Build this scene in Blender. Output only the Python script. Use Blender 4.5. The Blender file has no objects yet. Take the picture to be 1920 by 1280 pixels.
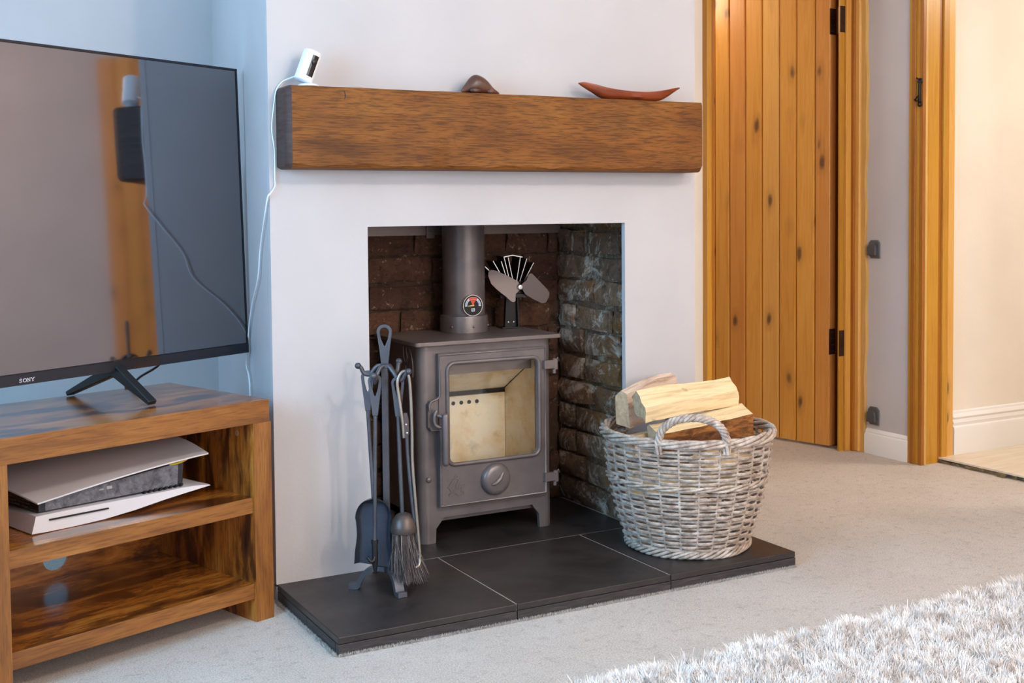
import bpy, bmesh, math, random
import numpy as np
from mathutils import Vector, Matrix

random.seed(7)
rng = np.random.default_rng(7)
scn = bpy.context.scene
COL = scn.collection
PI = math.pi

# ------------------------------------------------------------------ camera
HT = 0.045                      # top of the hearth above the carpet
YAW, PIT, ROLL = 0.5004, 0.0433, -0.0087
cam_d = bpy.data.cameras.new('camera')
cam = bpy.data.objects.new('camera', cam_d)
COL.objects.link(cam)
cam_d.sensor_fit = 'HORIZONTAL'
cam_d.sensor_width = 36.0
cam_d.lens = 2242.16 / 1920 * 36
cam_d.shift_y = -(640 - 490.52) / 1920
cam_d.clip_start = 0.05
_d = Vector((math.sin(YAW) * math.cos(PIT), math.cos(YAW) * math.cos(PIT), -math.sin(PIT)))
_r = Vector((math.cos(YAW), -math.sin(YAW), 0))
_u = _r.cross(_d)
_r2 = _r * math.cos(ROLL) + _u * math.sin(ROLL)
_u2 = -_r * math.sin(ROLL) + _u * math.cos(ROLL)
_m = Matrix((( _r2.x, _u2.x, -_d.x, -0.96), (_r2.y, _u2.y, -_d.y, -3.09), (_r2.z, _u2.z, -_d.z, 1.045), (0, 0, 0, 1)))
cam.matrix_world = _m
scn.camera = cam

# ------------------------------------------------------------------ light and exposure
scn.view_settings.view_transform = 'Standard'
scn.view_settings.look = 'None'
scn.view_settings.exposure = 0.0
scn.view_settings.gamma = 1.0
scn.view_settings.use_curve_mapping = False
world = bpy.data.worlds.new('world')
scn.world = world
world.use_nodes = True
world.node_tree.nodes['Background'].inputs[0].default_value = (0.75, 0.86, 1.0, 1)
world.node_tree.nodes['Background'].inputs[1].default_value = 1.0


def area(name, loc, target, sx, sy, power, color, spread=PI):
    l = bpy.data.lights.new(name, 'AREA')
    l.shape = 'RECTANGLE'
    l.size, l.size_y = sx, sy
    l.energy = power
    l.color = color
    l.spread = spread
    o = bpy.data.objects.new(name, l)
    o.location = loc
    o.rotation_euler = (Vector(target) - Vector(loc)).to_track_quat('-Z', 'Y').to_euler()
    COL.objects.link(o)
    return o


def bulb(name, loc, power, color, radius):
    l = bpy.data.lights.new(name, 'POINT')
    l.energy = power
    l.color = color
    l.shadow_soft_size = radius
    o = bpy.data.objects.new(name, l)
    o.location = loc
    COL.objects.link(o)
    return o


# daylight through the window in the left wall, and through the wide window behind the camera
area('window_daylight_left', (-2.36, -1.3, 1.45), (0, -1.3, 0.9), 1.7, 1.3, 108, (0.27, 0.62, 1.0))
area('window_daylight_rear', (0.9, -4.42, 1.5), (0.9, 0, 0.8), 2.6, 1.4, 62, (1.0, 0.96, 0.93))
# two ceiling lamps of the room, warm
bulb('ceiling_lamp', (1.75, -2.25, 2.22), 24, (1.0, 0.85, 0.72), 0.05)
bulb('ceiling_lamp', (0.62, -2.55, 2.25), 54, (1.0, 0.87, 0.76), 0.05)
# lamps in the two rooms beyond the doors, warmer
area('hall_lamp', (4.1, -0.75, 2.3), (3.9, -0.4, 0), 0.5, 0.5, 32, (1.0, 0.88, 0.74))
bulb('passage_lamp', (2.2, 1.6, 2.1), 12, (1.0, 0.84, 0.66), 0.12)


# ------------------------------------------------------------------ helpers: materials
def srgb(r, g, b):
    f = lambda v: (v / 255 / 12.92) if v <= 10 else ((v / 255 + 0.055) / 1.055) ** 2.4
    return (f(r), f(g), f(b), 1.0)


class Mat:
    """a small builder of procedural node materials"""

    def __init__(self, name, color=None, rough=0.5, metal=0.0, spec=0.5):
        self.m = bpy.data.materials.new(name)
        self.m.use_nodes = True
        self.nt = self.m.node_tree
        self.b = self.nt.nodes['Principled BSDF']
        if color:
            self.b.inputs['Base Color'].default_value = color
        self.b.inputs['Roughness'].default_value = rough
        self.b.inputs['Metallic'].default_value = metal
        self.b.inputs['Specular IOR Level'].default_value = spec

    def link(self, a, b):
        self.nt.links.new(a, b)

    def node(self, t, **kw):
        n = self.nt.nodes.new('ShaderNode' + t)
        for k, v in kw.items():
            i = n.inputs[k] if k in n.inputs else None
            if i is None:
                setattr(n, k, v)
            elif hasattr(v, 'is_linked') or hasattr(v, 'links'):
                self.link(v, i)
            else:
                i.default_value = v
        return n

    def coords(self, scale=(1, 1, 1), kind='Object', rand=False, rot=(0, 0, 0)):
        tc = self.node('TexCoord')
        out = tc.outputs[kind]
        if rand:
            oi = self.node('ObjectInfo')
            mu = self.node('Math', operation='MULTIPLY')
            self.link(oi.outputs['Random'], mu.inputs[0])
            mu.inputs[1].default_value = 37.0
            ad = self.node('VectorMath', operation='ADD')
            self.link(out, ad.inputs[0])
            self.link(mu.outputs[0], ad.inputs[1])
            out = ad.outputs[0]
        mp = self.node('Mapping')
        self.link(out, mp.inputs['Vector'])
        mp.inputs['Scale'].default_value = scale
        mp.inputs['Rotation'].default_value = rot
        return mp.outputs[0]

    def noise(self, vec, scale=5, detail=4, rough=0.5, dist=0.0, out='Fac'):
        n = self.node('TexNoise', Scale=scale, Detail=detail, Roughness=rough, Distortion=dist)
        self.link(vec, n.inputs['Vector'])
        return n.outputs[out]

    def ramp(self, fac, stops, interp='LINEAR'):
        n = self.node('ValToRGB')
        n.color_ramp.interpolation = interp
        el = n.color_ramp.elements
        while len(el) < len(stops):
            el.new(0.5)
        for e, (p, c) in zip(el, stops):
            e.position = p
            e.color = c if not isinstance(c, (int, float)) else (c, c, c, 1)
        self.link(fac, n.inputs['Fac'])
        return n.outputs['Color']

    def mix(self, fac, a, b, mode='MIX'):
        n = self.node('MixRGB', blend_type=mode)
        for s, v in ((n.inputs[0], fac), (n.inputs[1], a), (n.inputs[2], b)):
            if hasattr(v, 'links'):
                self.link(v, s)
            else:
                s.default_value = v
        return n.outputs[0]

    def color(self, sock):
        self.link(sock, self.b.inputs['Base Color'])
        return self

    def rough(self, sock):
        self.link(sock, self.b.inputs['Roughness'])
        return self

    def bump(self, h, strength=0.2, dist=0.005):
        n = self.node('Bump', Strength=strength, Distance=dist)
        self.link(h, n.inputs['Height'])
        self.link(n.outputs[0], self.b.inputs['Normal'])
        return self


def paint(name, col, var=6):
    M_ = Mat(name, rough=0.65, spec=0.25)
    v = M_.coords()
    n = M_.noise(v, 3.0, 3)
    r, g, b = col
    M_.color(M_.ramp(n, [(0.3, srgb(r - var, g - var, b - var)), (0.7, srgb(r + 2, g + 2, b + 2))]))
    h = M_.noise(v, 90, 5, 0.6)
    M_.bump(h, 0.18, 0.003)
    return M_.m


WALL = paint('wall_paint_white', (198, 190, 188))
WALL_CREAM = paint('wall_paint_cream', (238, 228, 215))
CEIL = paint('ceiling_paint', (235, 235, 232))
GLOSS = Mat('white_gloss_paint', srgb(238, 234, 230), 0.3).m


def carpet_mat():
    M_ = Mat('carpet', rough=0.95, spec=0.1)
    v = M_.coords()
    big = M_.noise(v, 2.2, 5, 0.65)
    mid = M_.noise(v, 34, 5, 0.7)
    fine = M_.noise(v, 260, 4, 0.75)
    st = M_.noise(M_.coords((34, 150, 40), rot=(0, 0, 0.5)), 1.0, 5, 0.7)
    c1 = M_.ramp(fine, [(0.34, srgb(150, 138, 128)), (0.52, srgb(220, 208, 198)), (0.68, srgb(250, 242, 234))])
    c2 = M_.mix(0.4, c1, M_.ramp(big, [(0.3, srgb(194, 180, 168)), (0.7, srgb(232, 222, 214))]))
    c2 = M_.mix(M_.ramp(mid, [(0.30, 0.42), (0.46, 0.0)]), c2, srgb(150, 136, 124))
    c3 = M_.mix(M_.ramp(st, [(0.28, 0.75), (0.38, 0.0)]), c2, srgb(122, 108, 98))
    M_.color(c3)
    M_.bump(M_.mix(0.5, fine, mid), 0.8, 0.010)
    return M_.m


CARPET = carpet_mat()


def pine_mat(name, a, b, dark, knots=True, rough=0.32):
    M_ = Mat(name, rough=rough, spec=0.5)
    v = M_.coords((1, 1, 1), rand=True)
    mp = M_.node('Mapping')
    M_.link(v, mp.inputs['Vector'])
    mp.inputs['Scale'].default_value = (26, 26, 1.1)
    g = M_.noise(mp.outputs[0], 2.2, 6, 0.6, 0.6)
    c = M_.ramp(g, [(0.28, a), (0.5, b), (0.72, a)])
    mp3 = M_.node('Mapping')
    M_.link(v, mp3.inputs['Vector'])
    mp3.inputs['Scale'].default_value = (3, 3, 1.0)
    big = M_.noise(mp3.outputs[0], 1.2, 2)
    c = M_.mix(M_.ramp(big, [(0.35, 0.0), (0.75, 0.35)]), c, dark)
    if knots:
        mp2 = M_.node('Mapping')
        M_.link(v, mp2.inputs['Vector'])
        mp2.inputs['Scale'].default_value = (13, 13, 6.0)
        dn = M_.noise(mp2.outputs[0], 2.0, 2, out='Color')
        ad = M_.node('VectorMath', operation='MULTIPLY_ADD')
        M_.link(dn, ad.inputs[0])
        ad.inputs[1].default_value = (0.25, 0.25, 0.25)
        M_.link(mp2.outputs[0], ad.inputs[2])
        vo = M_.node('TexVoronoi', Scale=1.0, Randomness=1.0)
        M_.link(ad.outputs[0], vo.inputs['Vector'])
        sel = M_.node('SeparateColor')
        M_.link(vo.outputs['Color'], sel.inputs[0])
        on = M_.ramp(sel.outputs[0], [(0.62, 0.0), (0.64, 1.0)])
        k1 = M_.ramp(vo.outputs['Distance'], [(0.10, 0.85), (0.17, 0.5), (0.22, 0.18), (0.46, 0.0)])
        k = M_.mix(1.0, k1, on, 'MULTIPLY')
        c = M_.mix(k, c, srgb(74, 46, 40))
    M_.color(c)
    M_.bump(g, 0.12, 0.002)
    return M_.m


PINE = pine_mat('pine_honey', srgb(206, 140, 54), srgb(222, 162, 78), srgb(176, 108, 36))
PINE_B = pine_mat('pine_light', srgb(214, 154, 74), srgb(226, 172, 94), srgb(192, 126, 54))
PINE_C = pine_mat('pine_red', srgb(200, 132, 58), srgb(214, 150, 78), srgb(172, 102, 42))
PINE_TRIM = pine_mat('pine_trim', srgb(182, 122, 34), srgb(202, 146, 50), srgb(158, 96, 22), knots=False)
PINE_DARK = pine_mat('pine_trim_dark', srgb(150, 86, 22), srgb(172, 104, 30), srgb(120, 62, 12), knots=False)
PINE_RAW = pine_mat('pine_worn', srgb(196, 140, 66), srgb(222, 178, 104), srgb(160, 100, 40), knots=False)


def oak_mat():
    M_ = Mat('dark_oak', rough=0.6, spec=0.25)
    w = M_.noise(M_.coords((0.9, 7, 7)), 1.5, 2, 0.5)
    # cathedral grain: contours of a slow noise field
    mu = M_.node('Math', operation='MULTIPLY')
    M_.link(w, mu.inputs[0])
    mu.inputs[1].default_value = 34.0
    fr = M_.node('Math', operation='FRACT')
    M_.link(mu.outputs[0], fr.inputs[0])
    ringc = M_.ramp(fr.outputs[0], [(0.0, 1.0), (0.22, 0.1), (0.8, 0.0), (1.0, 1.0)])
    fine = M_.noise(M_.coords((16, 260, 260)), 1.0, 3, 0.65)
    pores = M_.ramp(fine, [(0.40, 0.95), (0.52, 0.0)])
    base = M_.ramp(M_.noise(M_.coords((2.2, 9, 9)), 1.5, 4, 0.6), [(0.25, srgb(92, 53, 20)), (0.5, srgb(130, 77, 28)), (0.78, srgb(150, 97, 40))])
    blot = M_.noise(M_.coords((3, 7, 7)), 1.3, 3, 0.6)
    c = M_.mix(M_.ramp(blot, [(0.54, 0.0), (0.72, 0.55)]), base, srgb(84, 50, 28))
    c = M_.mix(M_.mix(1.0, ringc, (0.24, 0.24, 0.24, 1), 'MULTIPLY'), c, srgb(64, 36, 18))
    c = M_.mix(M_.mix(1.0, pores, (0.6, 0.6, 0.6, 1), 'MULTIPLY'), c, srgb(56, 32, 18))
    M_.color(c)
    M_.bump(fine, 0.3, 0.002)
    return M_.m


OAK = oak_mat()
OAK_END = Mat('oak_end_grain', rough=0.6)
_v = OAK_END.coords((6, 6, 60))
OAK_END.color(OAK_END.ramp(OAK_END.noise(_v, 2, 4), [(0.3, srgb(58, 40, 34)), (0.7, srgb(84, 62, 54))]))
OAK_END = OAK_END.m


def rustic(name, scale, stops, rough, streak=(1.5, 14, 14), rot=(0, 0, 0)):
    M_ = Mat(name, rough=rough, spec=0.5)
    v = M_.coords(scale, rot=rot)
    n = M_.noise(v, 2.6, 7, 0.62, 0.5)
    c = M_.ramp(n, stops)
    s = M_.noise(M_.coords(streak, rot=rot), 9, 4, 0.6)
    c = M_.mix(M_.ramp(s, [(0.36, 0.5), (0.52, 0.0)]), c, srgb(84, 44, 18))
    if rough < 0.26:
        M_.b.inputs['Coat Weight'].default_value = 0.7
        M_.b.inputs['Coat Roughness'].default_value = 0.16
    M_.color(c)
    M_.bump(s, 0.06, 0.002)
    return M_.m


_RS = [(0.30, srgb(38, 20, 14)), (0.43, srgb(98, 50, 20)), (0.53, srgb(176, 102, 36)), (0.66, srgb(206, 138, 58)), (0.8, srgb(134, 74, 28))]
RUSTIC_TOP = rustic('rustic_board', (1.6, 4.5, 4.5), _RS, 0.24)
RUSTIC_SIDE = rustic('rustic_upright_board', (6, 6, 1.6), _RS, 0.3, streak=(14, 14, 1.5))
RUSTIC_EDGE = rustic('rustic_edge', (1.4, 9, 9), [(0.25, srgb(98, 55, 22)), (0.5, srgb(144, 89, 37)), (0.75, srgb(172, 114, 53))], 0.42, streak=(1.6, 30, 30))
RUSTIC_POST = rustic('rustic_post', (9, 9, 1.4), [(0.25, srgb(98, 55, 22)), (0.5, srgb(144, 89, 37)), (0.75, srgb(172, 114, 53))], 0.42, streak=(30, 30, 1.6))


def iron_mat(name, a, b, rough=0.5, bump=0.12, metal=0.35):
    M_ = Mat(name, rough=rough, metal=metal, spec=0.5)
    v = M_.coords()
    n = M_.noise(v, 7, 5, 0.6)
    M_.color(M_.ramp(n, [(0.3, a), (0.7, b)]))
    f = M_.noise(v, 260, 3, 0.6)
    M_.bump(f, bump, 0.002)
    return M_.m


IRON = iron_mat('stove_iron', srgb(104, 93, 91), srgb(128, 116, 113), 0.36)
IRON_TOP = iron_mat('stove_plate_iron', srgb(112, 98, 92), srgb(138, 122, 116), 0.4)
WROUGHT = iron_mat('wrought_iron', srgb(74, 73, 77), srgb(104, 102, 108), 0.4, 0.3, 0.6)
DARK_STEEL = iron_mat('dark_steel', srgb(40, 38, 40), srgb(58, 54, 56), 0.4, 0.1, 0.6)
BRONZE = iron_mat('aged_brass', srgb(82, 70, 64), srgb(112, 98, 92), 0.42, 0.1, 0.6)
STEEL_ROD = iron_mat('worn_steel_rod', srgb(140, 126, 116), srgb(180, 166, 154), 0.36, 0.1, 0.75)
HINGE = iron_mat('dark_bronze_hinge', srgb(46, 28, 22), srgb(84, 56, 44), 0.4, 0.2, 0.6)
FAN_BLACK = Mat('black_anodised', srgb(26, 20, 20), 0.38, 0.4).m
FAN_BLADE = Mat('grey_brown_blade', srgb(128, 112, 106), 0.5, 0.3).m
BRIGHT = Mat('bright_metal', srgb(205, 198, 195), 0.3, 0.9).m
BLACK = Mat('black_plastic', srgb(22, 21, 22), 0.35).m
BLACK_MATT = Mat('black_matt', srgb(24, 22, 22), 0.7).m
WHITE_PL = Mat('white_plastic', srgb(236, 238, 240), 0.35).m
CONSOLE_WHITE = Mat('console_white', srgb(226, 220, 222), 0.45).m
SMOKY = Mat('smoky_glass_black', srgb(20, 14, 12), 0.1).m
GREY_PL = Mat('grey_plastic', srgb(92, 90, 90), 0.5).m
RED = Mat('dial_red', srgb(215, 70, 45), 0.5).m
DIAL_WHITE = Mat('dial_white', srgb(225, 225, 228), 0.5).m
DIAL_GREY = Mat('dial_grey', srgb(170, 180, 195), 0.5).m
DIAL_GOLD = Mat('dial_gold', srgb(222, 176, 90), 0.4).m
YELLOW = Mat('yellow_cable', srgb(220, 190, 20), 0.5).m
GROUT = Mat('pale_grout', srgb(158, 146, 138), 0.9).m
PRINT_WHITE = Mat('print_white', srgb(215, 212, 214), 0.5).m


def slate_mat():
    M_ = Mat('black_slate', rough=0.4, spec=0.5)
    v = M_.coords(rand=True)
    n = M_.noise(v, 6, 6, 0.65)
    c = M_.ramp(n, [(0.3, srgb(38, 33, 31)), (0.7, srgb(57, 49, 46))])
    sp = M_.noise(v, 190, 2, 0.5)
    c = M_.mix(M_.ramp(sp, [(0.70, 0.0), (0.78, 0.5)]), c, srgb(120, 110, 108))
    M_.color(c)
    M_.rough(M_.ramp(M_.noise(v, 12, 4), [(0.3, 0.34), (0.7, 0.5)]))
    M_.bump(M_.noise(v, 60, 4), 0.06, 0.002)
    return M_.m


SLATE = slate_mat()


def slate_edge():
    M_ = Mat('slate_cut_edge', rough=0.55, spec=0.4)
    v = M_.coords((8, 8, 120), rand=True)
    n = M_.noise(v, 2.0, 5, 0.7)
    M_.color(M_.ramp(n, [(0.3, srgb(38, 34, 35)), (0.6, srgb(66, 58, 57)), (0.8, srgb(116, 104, 100))]))
    M_.bump(n, 0.25, 0.003)
    return M_.m


SLATE_EDGE = slate_edge()


def brick_mat(name, dark, mid, pale, lime, ochre_light):
    """burnt brick: soot and limewash patches across bricks and joints, warm reflected light painted in ochre"""
    M_ = Mat(name, rough=0.8, spec=0.35)
    pos = M_.node('NewGeometry').outputs['Position']
    oi = M_.node('ObjectInfo').outputs['Random']
    n = M_.noise(pos, 11, 8, 0.72, 0.5)
    c = M_.ramp(n, [(0.30, dark), (0.5, mid), (0.70, dark)])
    c = M_.mix(M_.ramp(oi, [(0.0, 0.0), (1.0, 0.45)]), c, dark)
    n3 = M_.noise(pos, 4.2, 6, 0.7, 0.6)
    c = M_.mix(M_.ramp(n3, [(0.60 - ochre_light, 0.0), (0.70 - ochre_light, 0.6)]), c, srgb(160, 104, 50))  # ochre patches stand in for warm light reflected onto the bricks
    n2 = M_.noise(pos, 7.5, 9, 0.78, 1.0)
    c = M_.mix(M_.ramp(n2, [(0.58 - lime, 0.0), (0.66 - lime, 0.8)]), c, pale)
    n4 = M_.noise(pos, 46, 6, 0.75, 0.4)
    c = M_.mix(M_.ramp(n4, [(0.60, 0.0), (0.68, 0.85)]), c, M_.mix(0.5, pale, srgb(226, 200, 170)))
    n5 = M_.noise(pos, 60, 5, 0.7)
    c = M_.mix(M_.ramp(n5, [(0.30, 0.8), (0.42, 0.0)]), c, srgb(30, 24, 22))
    M_.color(c)
    M_.bump(M_.noise(pos, 48, 9, 0.75), 0.9, 0.016)
    return M_.m


BRICK_BACK = brick_mat('sooty_brown_brick', srgb(62, 42, 34), srgb(120, 80, 60), srgb(170, 140, 120), -0.02, 0.01)
BRICK_SIDE = brick_mat('sooty_black_brick', srgb(72, 58, 50), srgb(168, 128, 96), srgb(240, 222, 202), 0.06, 0.10)
MORTAR = brick_mat('sooty_mortar', srgb(84, 62, 48), srgb(166, 128, 98), srgb(230, 208, 180), 0.06, 0.08)
MORTAR_DARK = brick_mat('sooty_dark_mortar', srgb(58, 42, 34), srgb(104, 76, 60), srgb(150, 126, 108), -0.03, 0.0)


def wicker_mat():
    M_ = Mat('grey_willow', rough=0.6, spec=0.35)
    v = M_.coords()
    n = M_.noise(v, 38, 4, 0.7)
    c = M_.ramp(n, [(0.28, srgb(120, 102, 90)), (0.48, srgb(178, 160, 146)), (0.70, srgb(220, 206, 194))])
    n2 = M_.noise(v, 9, 3)
    c = M_.mix(M_.ramp(n2, [(0.52, 0.0), (0.75, 0.5)]), c, srgb(164, 130, 104))
    M_.color(c)
    M_.bump(M_.noise(v, 160, 3), 0.3, 0.002)
    return M_.m


WICKER = wicker_mat()


def split_wood():
    M_ = Mat('split_log_wood', rough=0.7, spec=0.25)
    v = M_.coords((3, 40, 40), rand=True)
    n = M_.noise(v, 1.6, 5, 0.6, 0.4)
    c = M_.ramp(n, [(0.3, srgb(206, 166, 116)), (0.55, srgb(238, 208, 160)), (0.8, srgb(214, 174, 124))])
    k = M_.noise(M_.coords((8, 12, 12), rand=True), 2.5, 3)
    c = M_.mix(M_.ramp(k, [(0.66, 0.0), (0.76, 0.5)]), c, srgb(150, 108, 72))
    M_.color(c)
    M_.bump(n, 0.3, 0.003)
    return M_.m


SPLIT = split_wood()
SPLIT_GREY = Mat('weathered_split_wood', rough=0.75)
_v = SPLIT_GREY.coords((4, 26, 26), rand=True)
SPLIT_GREY.color(SPLIT_GREY.ramp(SPLIT_GREY.noise(_v, 2, 6, 0.65), [(0.3, srgb(168, 128, 104)), (0.5, srgb(222, 192, 166)), (0.7, srgb(238, 214, 194))]))
SPLIT_GREY = SPLIT_GREY.m
LOG_END = Mat('log_end_grain', rough=0.8)
_v = LOG_END.coords(rand=True)
LOG_END.color(LOG_END.ramp(LOG_END.noise(_v, 60, 5, 0.7), [(0.3, srgb(182, 146, 112)), (0.7, srgb(226, 192, 154))]))
LOG_END = LOG_END.m


def bark_mat():
    M_ = Mat('log_bark', rough=0.85, spec=0.2)
    v = M_.coords((8, 30, 30), rand=True)
    n = M_.noise(v, 1.6, 6, 0.7, 0.5)
    M_.color(M_.ramp(n, [(0.28, srgb(62, 38, 24)), (0.48, srgb(126, 78, 44)), (0.62, srgb(176, 112, 56)), (0.78, srgb(140, 112, 92))]))
    M_.bump(n, 0.9, 0.006)
    return M_.m


BARK = bark_mat()


def firebrick():
    M_ = Mat('cream_firebrick', rough=0.85, spec=0.15)
    v = M_.coords()
    n = M_.noise(v, 9, 5, 0.6)
    c = M_.ramp(n, [(0.3, srgb(242, 206, 150)), (0.5, srgb(252, 236, 204)), (0.75, srgb(254, 246, 226))])
    n2 = M_.noise(v, 14, 6, 0.7)
    c = M_.mix(M_.ramp(n2, [(0.56, 0.0), (0.72, 0.35)]), c, srgb(110, 88, 70))
    M_.color(c)
    return M_.m


FIREBRICK = firebrick()
GLASS = Mat('stove_glass', srgb(255, 250, 240), 0.02)
GLASS.b.inputs['Transmission Weight'].default_value = 1.0
GLASS.b.inputs['IOR'].default_value = 1.05
GLASS = GLASS.m


def window_glass():
    M_ = Mat('window_glass', srgb(255, 255, 255), 0.0)
    t = M_.node('BsdfTransparent')
    gl = M_.node('BsdfGlossy', Roughness=0.02)
    mx = M_.node('MixShader')
    fr = M_.node('Fresnel', IOR=1.45)
    M_.link(fr.outputs[0], mx.inputs[0])
    M_.link(t.outputs[0], mx.inputs[1])
    M_.link(gl.outputs[0], mx.inputs[2])
    M_.link(mx.outputs[0], M_.nt.nodes['Material Output'].inputs[0])
    return M_.m


WGLASS = window_glass()
STOVE_GLASS = window_glass()
SCREEN = Mat('glossy_dark_screen', srgb(146, 138, 138), 0.055, 1.0).m
BEZEL = Mat('tv_bezel', srgb(40, 40, 46), 0.3, 0.4).m
BRISTLE = Mat('grey_brown_bristle', rough=0.7)
_g = BRISTLE.node('NewGeometry')
BRISTLE.color(BRISTLE.ramp(_g.outputs['Random Per Island'], [(0.0, srgb(58, 44, 40)), (0.6, srgb(100, 84, 78)), (1.0, srgb(158, 144, 138))]))
BRISTLE = BRISTLE.m
CARVED = Mat('dark_carved_wood', rough=0.32)
_v = CARVED.coords((30, 8, 8))
CARVED.color(CARVED.ramp(CARVED.noise(_v, 1.5, 4), [(0.3, srgb(70, 42, 32)), (0.7, srgb(104, 68, 52))]))
CARVED = CARVED.m
BOAT_WOOD = Mat('red_brown_polished_wood', rough=0.3)
_v = BOAT_WOOD.coords((3, 30, 30))
BOAT_WOOD.color(BOAT_WOOD.ramp(BOAT_WOOD.noise(_v, 1.5, 4), [(0.3, srgb(108, 44, 20)), (0.7, srgb(146, 66, 30))]))
BOAT_WOOD = BOAT_WOOD.m
LAMINATE = Mat('pale_laminate', rough=0.35)
_v = LAMINATE.coords((3, 24, 24), rand=True)
LAMINATE.color(LAMINATE.ramp(LAMINATE.noise(_v, 2, 4), [(0.3, srgb(214, 196, 172)), (0.7, srgb(232, 216, 194))]))
LAMINATE = LAMINATE.m
UNDERLAY = Mat('broken_underlay', rough=0.9)
_v = UNDERLAY.coords((30, 14, 30))
UNDERLAY.color(UNDERLAY.ramp(UNDERLAY.noise(_v, 1.4, 4, 0.7), [(0.35, srgb(58, 52, 52)), (0.5, srgb(112, 94, 62)), (0.7, srgb(150, 128, 92))]))
UNDERLAY = UNDERLAY.m


def rug_mat():
    M_ = Mat('shaggy_yarn', rough=0.85, spec=0.2)
    g = M_.node('NewGeometry')
    n = M_.noise(g.outputs['Position'], 15, 5, 0.7)
    c = M_.ramp(n, [(0.34, srgb(196, 172, 154)), (0.48, srgb(246, 236, 228)), (0.62, srgb(254, 251, 249))])
    c = M_.mix(0.35, c, M_.ramp(g.outputs['Random Per Island'], [(0.0, srgb(196, 172, 154)), (0.3, srgb(250, 244, 240)), (1.0, srgb(254, 250, 248))]))
    M_.color(c)
    return M_.m


RUG = rug_mat()


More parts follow.
